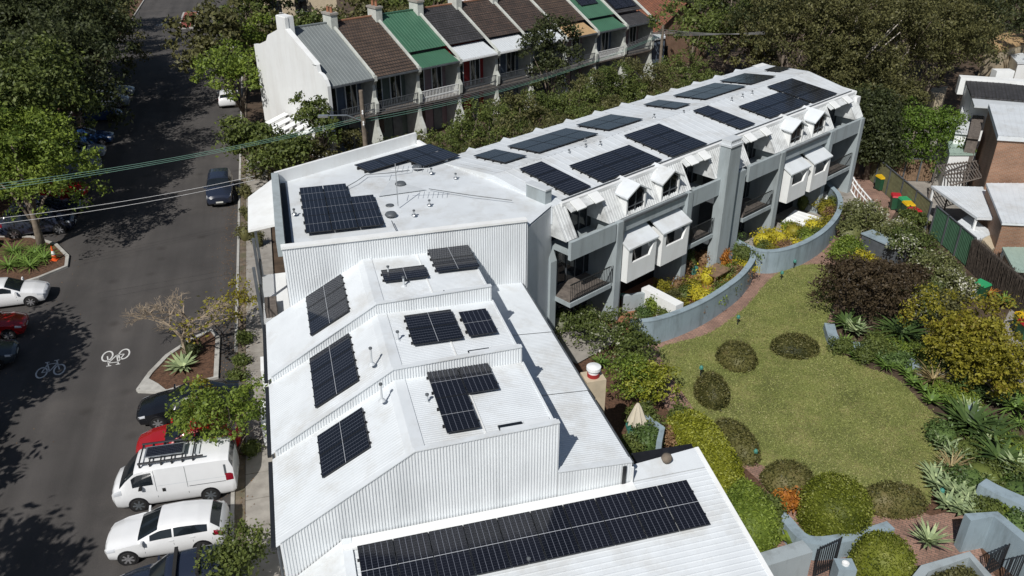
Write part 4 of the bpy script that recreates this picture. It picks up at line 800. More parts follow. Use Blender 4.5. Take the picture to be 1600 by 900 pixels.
quad_roof('shed', 'cream shed roof beside the paling fence under big trees', [(1450, 137), (1481, 135), (1475, 150), (1462, 152)], [2.6] * 4, 'cream', wall='cream', cat='shed')
quad_roof('house', 'tan roofed house half hidden behind palms', [(1540, 62), (1660, 20), (1660, 50), (1560, 80)], [4.2, 4.2, 3.6, 3.6], 'metal_tan', wall='cream', cat='house')
quad_roof('shed', 'bright white shed roof among the palms', [(1578, 85), (1660, 75), (1660, 95), (1590, 98)], [2.8] * 4, 'white_roof', wall='white_paint', cat='shed')
# fences
def fence(label, pts, h, m, n, name='fence', th=.05, post='frame'):
    P = [np.array(p[:2]) for p in pts]; T = thing(name, label, 'fence', (P[0][0], P[0][1], 0)); off = (P[0][0], P[0][1], 0); d = (P[-1] - P[0]); 
    for k in range(n):
        a = P[0] + d * k / n; b_ = P[0] + d * (k + 1) / n; mb = MB(); q = (b_ - a) * .02
        mb.corr(tuple(b_ - q), tuple(a + q), lambda t: h, lambda t: .05, .16, .03); mb.corr(tuple(a + q), tuple(b_ - q), lambda t: h, lambda t: .05, .16, .03); mb.build('fence_panel', m, T, off)
    mb = MB()
    for k in range(n + 1): a = P[0] + d * k / n; mb.box(a[0] - .05, a[0] + .05, a[1] - .05, a[1] + .05, 0, h + .05)
    wall_line(mb, [P[0], P[-1]], .09, h, h + .05); mb.build('fence_post', post, T, off)
F0, F1, F2, F3 = np.array((26.25, 58.5)), np.array((26.5, 48.6)), np.array((26.6, 43.2)), np.array((26.7, 37.2))
fence('olive-brown metal boundary fence behind the wheelie bins', [F0, F1], 1.85, 'fence_olive', 5)
fence('green metal boundary fence beside the white sheds', [F1 + (0, -.7), F2], 1.9, 'fence_green', 3)
T = thing('brush_fence', 'dark ragged brushwood fence at the end of the green fence', 'fence', (F2[0], F2[1], 0)); off = (F2[0], F2[1], 0)
mb = MB(); wall_line(mb, [F2, F3], .16, 0, 1.85); mb.build('fence_core', 'brush', T, off); mb = MB()
for k in range(700):
    t = rng.uniform(0, 1); p = F2 + (F3 - F2) * t; x = p[0] + rng.choice((-1, 1)) * rng.uniform(.06, .13); mb.tube([(x, p[1], rng.uniform(0, .6)), (x + rng.normal() * .05, p[1] + rng.normal() * .12, rng.uniform(1.5, 2.05))], .012, 3, cap=False)
stuff(mb.build('brushwood', 'brush', T, off))
fence('pale timber paling fence under the big gum tree', [np.array(g(1408, 175)[:2]), np.array(g(1447, 178)[:2])], 1.6, 'palebark', 2)
fence('tan timber fence below the round green tree', [np.array(g(1388, 290)[:2]) + (.3, 1), np.array(g(1465, 292)[:2]) + (0, 1)], 1.7, 'timber', 3)
# courtyard stair ramp (white lattice balustrade)
st = thing('garden_stair', 'white balustraded stair at the far end of the apartments', 'stair', g(1325, 300)); off = st.location
mb = MB(); A_ = np.array(g(1318, 255, 2.2)); B_ = np.array(g(1366, 318, .9)); 
for dz in (0, -.35, -.9): mb.tube([A_ + (0, 0, dz), (A_ + B_) / 2 + (0, 0, dz - .15), B_ + (0, 0, dz)], .05, 5)
for k in range(12): p = A_ + (B_ - A_) * k / 11; mb.tube([p, p - (0, 0, 1.1)], .03, 4)
mb.build('balustrade', 'white_paint', st, off)
for k in range(9): p = A_ + (B_ - A_) * k / 8; q = MB().box(p[0] - 1.3, p[0] - .1, p[1] - .4, p[1] + .45, max(0, p[2] - 1.25), max(.06, p[2] - 1.0)); q.build('tread', 'concrete', st, off)
# chimney beside the rear roof
ch = thing('chimney', 'rendered chimney with white round cap beside the rear roofs', 'chimney', sw(9.75, 23.6), RZS)
MB().box(-.38, .38, -.35, .35, 0, 4.6).build('stack', 'cream', ch); MB().lathe([(.23, 4.6), (.23, 4.75)], n=16).build('red_collar', 'red_wall', ch); MB().lathe([(.2, 4.75), (.2, 4.88), (.27, 4.9), (.27, 5.02), (.05, 5.08)], n=18).build('cowl', 'white_paint', ch)
# low wall of the planting bed and walls at the bottom right
def lowwall(label, px, h, m='blue_render', th=.3, sm_=True, name='garden_wall', cap=None):
    pts = [g(p[0], p[1], h) for p in px]; pts = smooth_line(pts, 5) if sm_ else [p[:2] for p in pts]; mb = MB(); o_ = (pts[0][0], pts[0][1], 0); wall_line(mb, pts, th, 0, h, 0, cap); o = mb.build(name, m, None, o_); o.location = o_; return tag(o, label, 'wall')
lowwall('winding low blue-grey retaining wall between lawn and planting bed', [(1296, 505), (1308, 532), (1350, 540), (1395, 552), (1442, 572), (1488, 588), (1512, 618), (1530, 655), (1570, 690), (1620, 700)], .4, th=.5)
lowwall('broad blue-grey wall top crossing the planting at the garden edge', [(1535, 752), (1565, 768), (1640, 800)], .9, th=.55)
lowwall('blue-grey wall curving from gate to brick paving behind the clipped balls', [(1170, 818), (1215, 800), (1262, 842), (1330, 838), (1392, 820)], .75, th=.4)
lowwall('pale grey rendered wall end beside the white roof', [(1160, 884), (1262, 853)], 1.7, 'grey_render', .55, False)
lowwall('large angled blue-grey gate wall by the brick paving', [(1512, 808), (1556, 803), (1640, 872)], 1.5, 'blue_render', .35, False)
lowwall('square planter wall enclosing clipped groundcover', [(1432, 905), (1445, 888), (1515, 866), (1570, 930)], .9, 'grey_render', .3, False)
def gate(label, a, b, h):
    a = np.array(a); b = np.array(b); T = thing('metal_gate', label, 'gate', tuple(a)); mb = MB(); L = b - a; n = 9
    for z in (.15, h - .05): MB().tube([(0, 0, z), (L[0], L[1], z)], .025, 4).build('gate_rail', 'rail', T)
    for k in range(n + 1): p = L * k / n; MB().tube([(p[0], p[1], .1), (p[0], p[1], h)], .02 if 0 < k < n else .035, 4).build('gate_bar', 'rail', T)
gate('black barred gate beside the pale rendered wall', g(1270, 905), g(1302, 890), 1.5)
gate('black barred gate by the large angled wall, nearer the planter', g(1535, 905), g(1562, 890), 1.2)
gate('black barred gate leaf against the large angled wall', g(1565, 912), g(1600, 902), 1.2)
bx = thing('letterbox_pier', 'short rendered pier with round white light beside the black gate', 'pier', g(1312, 915)); MB().box(-.3, .3, -.25, .25, 0, 1.0).build('pier', 'blue_render', bx); MB().lathe([(.12, 1.0), (.12, 1.06), (.07, 1.06), (.07, 1.02)], n=16).build('light_ring', 'white_paint', bx)
eb = thing('service_cabinet', 'grey-blue metal service cabinet among the flowering shrubs', 'cabinet', g(1378, 398), R(-60)); MB().box(-1.3, 1.3, -.45, .45, 0, .95).build('cabinet', 'frame', eb); MB().box(-1.36, 1.36, -.52, .52, .95, 1.02).build('lid', 'blue_render', eb)
# courtyard awning strip, umbrella, bins, cone, lamps
um = thing('parasol', 'closed cream parasol standing in the small courtyard', 'parasol', g(992, 682)); um.scale = (.62, .62, .68); MB().tube([(0, 0, 0), (0, 0, 2.6)], .025, 6).build('pole', 'timber', um); MB().lathe([(.3, 0), (.3, .1), (.05, .12)]).build('base', 'frame', um)
mb = MB(); n = 16
for zz, r in ((2.55, .05), (2.2, .22), (1.7, .4), (1.2, .58), (1.0, .62)):
    for k in range(n): t = 6.2832 * k / n; q = r * (1.15 if k % 2 else .75) * (1.15 if math.cos(t) > 0 else .9); mb.v.append((q * math.cos(t), q * math.sin(t), zz + (.12 if (k % 2 == 0 and zz == 1.0) else 0)))
mb.f += [(i * n + k, i * n + (k + 1) % n, (i + 1) * n + (k + 1) % n, (i + 1) * n + k) for i in range(4) for k in range(n)]; mb.m += [0] * (4 * n); mb.build('canopy', 'canvas', um)
lowwall('grey courtyard wall behind the cream parasol', [(1000, 632), (1012, 652), (1035, 668), (1030, 690)], 1.0, 'blue_render', .22, False)
aw = thing('shade_awning', 'dark shade awning behind the white roof by the hedge', 'awning', g(1035, 720)); off = aw.location
P = [g(988, 708, 2.6), g(1080, 693, 2.6), g(1086, 704, 2.6), g(994, 724, 2.6)]; MB().hexa([(p[0], p[1], p[2] - .05) for p in P] + P).build('cover', 'dark', aw, off); mb = MB()
for p in P: mb.tube([(p[0], p[1], 0), (p[0], p[1], 2.56)], .04, 5)
mb.build('post', 'frame', aw, off)
def bin_(p, lid, body, label, rz=0.):
    T = thing('wheelie_bin', label, 'bin', p, rz); MB().hexa([(-.22, -.25, .08), (.22, -.25, .08), (.22, .25, .08), (-.22, .25, .08), (-.29, -.32, .95), (.29, -.32, .95), (.29, .34, .95), (-.29, .34, .95)]).build('body', body, T)
    MB().hexa([(-.31, -.35, .955), (.31, -.35, .955), (.31, .38, .955), (-.31, .38, .955), (-.27, -.3, 1.05), (.27, -.3, 1.05), (.27, .34, 1.08), (-.27, .34, 1.08)]).build('lid', lid, T)
    MB().tube([(-.26, .42, .9), (.26, .42, .9)], .025, 6).build('handle', 'rubber', T)
    for s_ in (-1, 1): MB().tube([(s_ * .2, .3, .1), (s_ * .27, .3, .1)], .1, 10).build('wheel', 'rubber', T)
mat('lid_yellow', (.6, .38, .01), .5, var=.05); mat('lid_red', (.42, .02, .03), .5, var=.05); mat('lid_green', (.03, .3, .12), .5, var=.05)
bin_(g(1374, 297), 'lid_yellow', 'plastic_green', 'wheelie bin with yellow lid standing alone by the olive fence', .2); bin_(g(1396, 327), 'lid_red', 'plastic_green', 'red-lidded wheelie bin next to the green-lidded bin', -.2)
bin_(g(1409, 333), 'lid_green', 'plastic_green', 'green-lidded wheelie bin in the row of bins', .1); bin_(g(1415, 340), 'lid_yellow', 'plastic_green', 'yellow-lidded wheelie bin between green and red lids', .05); bin_(g(1424, 350), 'lid_red', 'plastic_green', 'red-lidded wheelie bin at the shrub end of the row', .3)
bin_(g(1528, 468), 'lid_green', 'plastic_green', 'green wheelie bin in front of the brush fence', .5); bin_(g(1592, 520), 'lid_yellow', 'plastic_green', 'yellow-lidded wheelie bin beside the golden tree', .1); bin_(g(1597, 532), 'lid_red', 'plastic_green', 'red-lidded wheelie bin beside the golden tree', 0)
cn = thing('traffic_cone', 'orange and white traffic cone at the road edge', 'cone', g(86, 406, .08)); mat('cone_orange', (.7, .1, .015), .6, var=.08)
MB().box(-.2, .2, -.2, .2, 0, .04).build('base', 'cone_orange', cn); MB().lathe([(.16, .04), (.115, .35)]).build('lower_cone', 'cone_orange', cn); MB().lathe([(.117, .35), (.075, .6)]).build('white_band', 'white_paint', cn); MB().lathe([(.075, .6), (.035, .9)]).build('cone_tip', 'cone_orange', cn)
def lamp(px, label): 
    T = thing('garden_lamp', label, 'lamp', g(*px), 0, 'green garden lamps'); MB().tube([(0, 0, 0), (0, 0, .42)], .03, 6).build('post', 'rail', T); MB().lathe([(.04, .4), (.1, .44), (.09, .54), (.03, .6)], n=12).build('lamp_head', 'bluegreen', T)
lamp((1094, 588), 'green garden lamp beside the small brown clipped mound'); lamp((1152, 508), 'green garden lamp near the curved path on the lawn'); lamp((1178, 720), 'green garden lamp on the lawn behind the lime hedge'); lamp((1467, 782), 'green garden lamp among succulents at the paving edge'); lamp((1240, 420), 'green garden lamp at the far tip of the lawn'); lamp((1220, 438), 'green garden lamp just inside the lawn by the brick path')
# utility pole and cables
pp = np.array(g(564, 146, 8.2)); po = thing('utility_pole', 'timber utility pole with crossarms between corner block and terraces', 'pole', (pp[0], pp[1], 0))
MB().tube([(0, 0, 0), (0, 0, 8.4)], [.19, .13], 10).build('post', 'bark', po)
for z in (6.3, 7.0): MB().box(-1.0, 1.0, -.06, .06, z, z + .12).build('crossarm', 'greytimber', po).rotation_euler = (0, 0, R(100))
mb = MB()
for z in (6.42, 7.12):
    for t in (-.85, -.35, .35, .85): mb.lathe([(.04, 0), (.06, .05), (.03, .13)], (t * math.cos(R(100)), t * math.sin(R(100)), z), 8)
mb.build('insulator', 'white_paint', po); MB().tube([(0, 0, 6.4), (-.9, -.6, 7.0), (-2.0, -1.2, 7.15)], .05, 6).build('lamp_arm', 'alu', po); MB().box(-2.5, -1.9, -1.4, -1.1, 7.08, 7.2).build('street_light', 'alu', po)
mat('cable_green', (.16, .3, .24), .6, var=.1); mat('cable_white', (.6, .6, .6), .5, var=.1); mat('cable_grey', (.2, .2, .2), .5, var=.1)
def cable(label, a, b, sag, r, m, n=16):
    a = np.array(a, float); b = np.array(b, float); pts = [a + (b - a) * t - np.array((0, 0, sag * 4 * t * (1 - t))) for t in np.linspace(0, 1, n)]; o_ = tuple(a); mb = MB(); mb.tube(pts, r, 4, cap=False); o = mb.build('overhead_cable', m, None, o_); o.location = o_; return tag(o, label, 'cable')
pt = np.array((pp[0], pp[1], 6.5))
LP = np.array(sw(-26, 40, 7.0))
for k, dz in enumerate((0, .12, .25)):
    e = np.array(g(-80, 306 - k * 5, 6.6)); cable('greenish overhead cable of the bundle spanning the street to the pole', e, pt + (0, 0, dz), .35 + k * .05, .011, 'cable_green')['group'] = 'street cable bundle'
for k in range(2): cable('white overhead service wire crossing the street to the corner block', g(-80, 349 + k * 9, 6.8), g(398, 275 + k * 6, 6.9), .25, .009, 'cable_white')['group'] = 'service wires'
ep = np.array(g(1035, 55, 6.8))
for k in range(5): cable('overhead wire running along the front of the terraces', pt + (0, 0, -.1 + k * .16), ep + (0, 0, k * .14), .75 + .05 * k, .013, 'cable_green' if k < 2 else 'cable_grey')['group'] = 'terrace wires'
for k in range(4): cable('overhead wire passing through the dark gap beside the gum tree', ep + (0, 0, k * .16), np.array(g(1330, 28 + k * 5, 7.2)), .5, .02, 'cable_grey')['group'] = 'far wires'
po2 = thing('utility_pole', 'slim far utility pole between terraces and hedge', 'pole', (ep[0], ep[1], 0)); MB().tube([(0, 0, 0), (0, 0, 7.6)], [.17, .12], 8).build('post', 'bark', po2); MB().box(-.9, .9, -.06, .06, 6.9, 7.02).build('crossarm', 'greytimber', po2)

# ================================================================== VEHICLES
def paint(name, c, rough=.25): return mat(name, c, rough, var=.02, coat=.6)
paint('car_white', (.74, .75, .76)); paint('car_black', (.008, .009, .012)); paint('car_red', (.35, .012, .015)); paint('car_blue', (.02, .05, .13)); paint('car_navy', (.02, .026, .045)); paint('car_silver', (.3, .34, .38)); paint('car_grey', (.05, .06, .07))
mat('lampglass', (.5, .52, .55), .1, var=.1, spec=.8); mat('taillight', (.22, .008, .02), .15, var=.1); mat('plate', (.6, .6, .55), .5, var=.05)
HATCH = [(2.15, .38, .6, .66, .6, .42), (2.02, .24, .68, .77, .78, .58), (1.5, .2, .83, .93, .87, .66), (.95, .2, .92, 1.0, .88, .67), (.1, .2, .95, 1.41, .88, .61), (-.6, .2, .97, 1.47, .88, .6), (-1.25, .2, 1.0, 1.44, .87, .59), (-1.68, .22, 1.02, 1.36, .86, .58), (-2.02, .26, 1.0, 1.07, .84, .62), (-2.12, .32, .88, .94, .8, .6), (-2.17, .42, .7, .76, .74, .5)]
SEDAN = [(2.3, .38, .6, .66, .62, .42), (2.15, .24, .68, .76, .8, .6), (1.5, .2, .82, .92, .89, .68), (.95, .2, .9, .98, .9, .68), (.15, .2, .94, 1.38, .9, .6), (-.5, .2, .96, 1.43, .9, .59), (-1.0, .2, .98, 1.36, .9, .58), (-1.65, .22, 1.0, 1.06, .88, .64), (-2.2, .28, .96, 1.02, .84, .64), (-2.35, .42, .7, .78, .76, .55)]
SUV = [(2.3, .42, .75, .82, .66, .48), (2.15, .3, .85, .95, .84, .64), (1.5, .26, 1.0, 1.1, .92, .72), (1.0, .26, 1.08, 1.16, .93, .72), (.3, .26, 1.1, 1.66, .93, .67), (-.8, .26, 1.12, 1.72, .93, .66), (-1.75, .26, 1.14, 1.66, .92, .65), (-2.15, .32, 1.12, 1.25, .88, .66), (-2.3, .45, .9, .96, .82, .6)]
VAN = [(2.36, .42, .85, .92, .7, .5), (2.25, .26, .98, 1.06, .82, .62), (2.0, .22, 1.08, 1.2, .85, .66), (1.75, .22, 1.1, 1.5, .86, .69), (1.3, .22, 1.12, 1.9, .86, .72), (.9, .22, 1.12, 1.97, .86, .73), (-1.9, .22, 1.12, 1.98, .86, .73), (-2.22, .26, 1.12, 1.93, .85, .7), (-2.34, .34, 1.1, 1.5, .83, .7), (-2.36, .42, .9, 1.0, .82, .66)]
def car(kind, label, loc, rz, body, name='parked_car', rack=None, group=None, detail=True):
    st = np.array({'h': HATCH, 's': SEDAN, 'u': SUV, 'v': VAN}[kind]); X = st[::-1, 0]
    def sec(x):
        zb, zl, zt, wb, wr = [np.interp(x, X, st[::-1, i]) for i in range(1, 6)]
        return np.array([(wb * .9, zb), (wb, zb + .16), (wb * 1.005, (zb + zl) / 2 + .05), (wb - .025, zl), (wr + .05, zt - .075), (wr - .07, zt - .01), (wr * .45, zt + .012), (0, zt + .02)])
    def P(x, t, off=0.):
        s_ = sec(x); i = min(int(t), 6); f = t - i; p = s_[i] * (1 - f) + s_[i + 1] * f; d = s_[i + 1] - s_[i]; n = np.array((-d[1], d[0])) * -1.; n = n / (np.linalg.norm(n) + 1e-9)
        return (x, p[0] + n[0] * off, p[1] + n[1] * off)
    T = thing(name, label, 'van' if kind == 'v' else 'car', loc, rz, group); T.scale = (.93, .93, .93)
    xs = np.unique(np.concatenate([np.linspace(X[0], X[-1], 34), X])); mb = MB(); n = 15
    for x in xs:
        s_ = sec(x); ring = [(x, -p[0], p[1]) for p in s_] + [(x, p[0], p[1]) for p in s_[-2::-1]]; mb.v += ring
    for i in range(len(xs) - 1):
        for k in range(n - 1): mb.f.append((i * n + k, i * n + k + 1, (i + 1) * n + k + 1, (i + 1) * n + k)); mb.m.append(0)
        mb.f.append((i * n + n - 1, i * n, (i + 1) * n, (i + 1) * n + n - 1)); mb.m.append(0)
    mb.f += [tuple(range(n))[::-1], tuple((len(xs) - 1) * n + k for k in range(n))]; mb.m += [0, 0]; bo_ = mb.build('body', body, T, smooth=True)
    try: bo_.data.set_sharp_from_angle(angle=R(38))
    except Exception: pass
    def patch(name, x0, x1, t0, t1, m, sides=(-1, 1), off=.008, nx=7, nt=4, skew=0.):
        for s_ in sides:
            q = MB()
            for i in range(nx):
                for j in range(nt):
                    t = t0 + (t1 - t0) * j / (nt - 1); x = x0 + (x1 - x0) * i / (nx - 1)
                    if skew: x = x + skew * (j / (nt - 1)) * (1 if i == nx - 1 else 0)
                    p = P(x, t, off); q.v.append((p[0], p[1] * s_, p[2]))
            q.f += [(i * nt + j, i * nt + j + 1, (i + 1) * nt + j + 1, (i + 1) * nt + j) for i in range(nx - 1) for j in range(nt - 1)]; q.m += [0] * len(q.f)
            o = q.build(name, m, T, smooth=True)
    def full(name, x0, x1, m, t0=4.12, off=.008, nx=6):
        q = MB(); tt = list(np.linspace(t0, 7, 7)); nt = 13
        for i in range(nx):
            x = x0 + (x1 - x0) * i / (nx - 1); row = [(P(x, t, off), 1) for t in tt] + [(P(x, t, off), -1) for t in tt[-2::-1]]; q.v += [(p[0], p[1] * s_, p[2]) for p, s_ in row]
        q.f += [(i * nt + j, i * nt + j + 1, (i + 1) * nt + j + 1, (i + 1) * nt + j) for i in range(nx - 1) for j in range(nt - 1)]; q.m += [0] * len(q.f); q.build(name, m, T, smooth=True)
    if kind == 'v':
        full('windscreen', 2.02, 1.36, 'glass'); patch('side_window', 1.5, .72, 3.12, 3.85, 'glass')
        full('rear_window', -2.24, -2.33, 'glass')
        for x in (.62, -.55): patch('door_seam', x, x + .018, .5, 3.95, 'frame', off=.004, nx=2)
        patch('slide_rail', -.6, -2.0, 2.45, 2.52, 'frame', nx=2, nt=2); patch('door_seam', .6, -2.1, 2.98, 3.02, 'metal_light', nx=9, nt=2, off=.004)
        patch('door_handle', .42, .3, 2.3, 2.7, 'rubber', nx=2, nt=2, off=.02); patch('air_vent', -2.0, -2.08, 3.1, 3.75, 'frame', nx=2, nt=2)
    else:
        a, b_, r_, e_ = {'h': (.9, .16, -1.7, -2.0), 's': (.9, .2, -1.05, -1.6), 'u': (.96, .36, -1.8, -2.12)}[kind]
        full('windscreen', a, b_, 'glass'); full('rear_window', r_, e_, 'glass')
        patch('side_window', b_ + .3, -.33, 3.14, 3.86, 'glass', skew=0); patch('side_window', -.4, r_ + .12, 3.14, 3.86, 'glass')
        for x in (b_ + .52, -.37, -1.05): patch('door_seam', x, x + .014, .7, 3.1, 'frame', off=.003, nx=2)
        for x in (-.2, -.95): patch('door_handle', x, x - .17, 2.72, 2.85, body, off=.022, nx=2, nt=2)
    L = X[-1] if kind != 'h' else 2.14; patch('headlight', L - .12, L - .42, 2.55, 3.25, 'lampglass', nx=5); patch('taillight', -L + .05, -L + .34, 2.5, 3.2, 'taillight', nx=5)
    MB().box(L - .06, L + .012, -.25, .25, .42, .53).build('number_plate', 'plate', T); MB().box(-L - .012, -L + .05, -.25, .25, .62, .73).build('number_plate', 'plate', T)
    MB().box(L - .14, L + .004, -.42, .42, .3, .4).build('grille', 'rubber', T)
    zm = sec(.8)[3][1] + .06; wm = sec(.8)[3][0]
    xm = 1.15 if kind == 'v' else .68
    for s_ in (-1, 1): MB().hexa([(xm, s_ * (wm - .02), zm - .08), (xm + .1, s_ * (wm - .02), zm - .08), (xm + .12, s_ * (wm + .17), zm - .06), (xm, s_ * (wm + .17), zm - .06), (xm, s_ * (wm - .02), zm + .06), (xm + .06, s_ * (wm - .02), zm + .06), (xm + .07, s_ * (wm + .17), zm + .1), (xm, s_ * (wm + .17), zm + .1)]).build('mirror', body if kind != 'v' else 'rubber', T)
    wbx = {'h': 1.32, 's': 1.38, 'u': 1.38, 'v': 1.32}[kind]; r = .31 if kind != 'u' else .36; wf = {'v': 1.42}.get(kind, wbx)
    for x in (wf, -wbx):
        for s_ in (-1, 1):
            y = sec(x)[2][0]; A = MB(); A.tube([(x, s_ * (y - .25), r + .02), (x, s_ * (y + .006), r + .02)], r + .065, 22); A.build('wheel_arch', 'dark', T)
            W = MB(); W.tube([(x, s_ * (y - .2), r), (x, s_ * (y - .01), r), (x, s_ * (y + .02), r)], [r, r, r - .03], 22); w_ = W.build('tyre', 'rubber', T)
            q = MB(); q.tube([(x, s_ * (y + .018), r), (x, s_ * (y + .026), r)], r * .3, 12)
            for k in range(7):
                t = 6.2832 * k / 7; c_, s2 = math.cos(t), math.sin(t); q.hexa([(x + c_ * r * .1 - s2 * .035 * j - (0), s_ * (y + (.02 if h < 1 else .03)), r + s2 * r * .1 + c_ * .035 * j) for h in (0, 1) for j, q_ in ((-1, 0), (1, 0), (1, 0), (-1, 0))] and [(x + c_ * a_ - s2 * b_, s_ * (y + h_), r + s2 * a_ + c_ * b_) for h_ in (.02, .03) for a_, b_ in ((r * .15, -.03), (r * .72, -.035), (r * .72, .035), (r * .15, .03))])
            q.build('rim', 'rim' if kind != 'v' else 'frame', w_)
    zr = sec(-.5)[7][1]
    if rack == 'van':
        K = MB()
        for y in (-.62, .62): K.tube([(1.15, y, zr + .16), (-1.3, y, zr + .16)], .045, 6)
        for x in (1.1, .72, .3, -.1, -.5, -.9): K.tube([(x, -.64, zr + .14), (x, .64, zr + .14)], .03, 5); K.box(x - .03, x + .03, -.64, -.58, zr - .03, zr + .14); K.box(x - .03, x + .03, .58, .64, zr - .03, zr + .14)
        K.build('roof_rack', 'rail', T); K = MB(); K.box(-.55, .95, -.35, .33, zr + .18, zr + .21); sp_ = K.build('panel_frame', 'alu', T); p = link('solar_panel', pv_mesh(1.4, .6, None), sp_, (-.5, -.31, zr + .178)); MB().box(-1.1, -.75, -.3, .3, zr + .01, zr + .06).build('roof_hatch', 'metal_light', T)
    if rack == 'bars':
        for x in (.0, -.75): MB().box(x - .06, x + .06, -.72, .72, zr + .06, zr + .1).box(x - .05, x + .05, -.7, -.62, zr - .1, zr + .06).box(x - .05, x + .05, .62, .7, zr - .1, zr + .06).build('roof_bar', 'rubber', T)
    return T
RW = RZS + math.pi      # nose towards the road centre, from the right-hand kerb (points to -v)
car('v', 'white van with roof rack and solar panel, parked nose-out at the kerb', sw(-5.68, 26.82), RW - .05, 'car_white', 'parked_van', 'van')
car('h', 'white hatchback parked beside the white van', sw(-5.82, 24.12), RW - .07, 'car_white')
car('u', 'dark blue car with roof bars parked beyond the white hatchback', sw(-5.2, 21.35), RW, 'car_navy', rack='bars')
car('h', 'red car mostly hidden under the bushy street tree', sw(-5.4, 29.35), RW, 'car_red')
car('s', 'glossy black car beside the mulched garden bed', sw(-5.5, 31.9), RW - .03, 'car_black')
car('u', 'dark navy car parked along the kerb by the corner block', sw(-4.95, 57.6), RZS - math.pi / 2, 'car_navy')
car('h', 'white hatchback parked across the road beside the red car', sw(-15.55, 44.9), RZS + .02, 'car_white'); car('h', 'red hatchback parked across the road between white and dark cars', sw(-15.9, 41.4), RZS + .05, 'car_red'); car('s', 'dark sedan parked across the road next to the red hatchback', sw(-15.9, 38.6), RZS + .08, 'car_grey'); car('h', 'black car parked across the road deep in tree shade', sw(-15.4, 32.6), RZS, 'car_black')
for i, (u, c_, k, lb) in enumerate([(54.6, 'car_navy', 'u', 'dark blue car parked in shade behind the traffic cone bed'), (57.2, 'car_navy', 's', 'navy sedan in shade between the cone bed and the red car'), (60.5, 'car_red', 'h', 'red car in shade under the leafy roadside tree'), (65.6, 'car_silver', 'u', 'silver-blue car in shade, last but three of the far row'), (69.0, 'car_silver', 'h', 'silver-blue hatchback in shade of the far row'), (72.6, 'car_blue', 's', 'deep blue sedan in shade of the far row'), (79.4, 'car_blue', 'h', 'deep blue hatchback in shade before the gap in the far row'), (83.6, 'car_silver', 'u', 'silver-blue car at the sunny end of the far row'), (87.6, 'car_silver', 's', 'silver-blue sedan closing the far row of parked cars')]): car(k, lb, sw(-15.9, u), RZS + .03, c_)
car('h', 'bright blue car behind the roadside tree trunk', sw(-20.0, 52.5), RZS, 'car_blue')
for u, lb in ((82, 'white car parked under the nearer kerbside street trees'), (107, 'white car parked under the farther kerbside street trees'), (93, 'red car parked between the kerbside street trees')): car('h', lb, sw(-4.9, u), RZS + math.pi / 2, 'car_red' if u == 93 else 'car_white')

# ================================================================== TREES
# left-hand street trees (tall, dark, casting the shade on the road)
tree(sw(-15.2, 51.6), 9.4, 4.7, 'yellow-green leafy tree in the shady bed beside the traffic cone', 'leaf_bright', 'street_tree', None, 19000, .21, .2, .22, clump=.65, nl=20, pc=50)
CARN = ['dark blue car behind the cone bed', 'red car in shade', 'silver-blue cars in shade', 'deep blue sedan', 'deep blue hatchback', 'last silver cars', 'far bicycle symbol', 'street end']
for i, (v, u, h, r, m) in enumerate([(-16.8, 58.6, 11, 5.0, 'leaf_mid'), (-16.8, 63.2, 13, 5.6, 'leaf_dark'), (-17.5, 71, 13.5, 5.8, 'leaf_dark'), (-16.8, 76.2, 13.5, 5.8, 'leaf_dark'), (-17.2, 85.6, 13.5, 5.8, 'leaf_olive'), (-18.5, 95, 12.5, 5.4, 'leaf_olive'), (-19.5, 106, 12, 5, 'leaf_mid'), (-20.5, 119, 11.5, 5, 'leaf_dark')]):
    tree(sw(v, u), h, r, ('dark', 'olive', 'mid-green')[('leaf_dark', 'leaf_olive', 'leaf_mid').index(m)] + ' kerbside tree spreading above the ' + CARN[i], m, 'street_tree', 'trees across the street', 24000 if i < 6 else 10000, .27, .12, .28, clump=.95, nl=24, pc=60)
for i, (v, u) in enumerate([(-27, 54), (-30, 64), (-31, 75), (-30, 86), (-31, 97), (-31, 109), (-32, 122), (-42, 82), (-42, 95), (-43, 109), (-44, 124), (-33, 138), (-46, 140), (-39, 68)]):
    m = ('leaf_dark', 'leaf_olive', 'leaf_dark', 'leaf_mid')[i % 4]; tree(sw(v, u), 13.5 + rng.uniform(-1, 1), 6.6, {'leaf_dark': 'dark', 'leaf_olive': 'olive', 'leaf_mid': 'mid-green'}[m] + ' park tree in the dense mass behind the kerbside trees', m, 'park_tree', 'park trees behind the kerb', 8500, .36, .1, .3, clump=1.0, nl=18)
for v, u, h, r, lb in [(-19.3, 33.0, 10, 4.4, 'leafy tree shading the parked dark sedan across the road'), (-20, 25, 10.5, 4.0, 'leafy tree casting the small shadow on the near road'), (-17.5, 15.2, 11, 4.6, 'leafy tree casting the broad shadow at the near road edge')]: tree(sw(v, u), h, r, lb, 'leaf_mid', 'street_tree', None, 8500, .4, .3, .24, clump=1.0, nl=14)
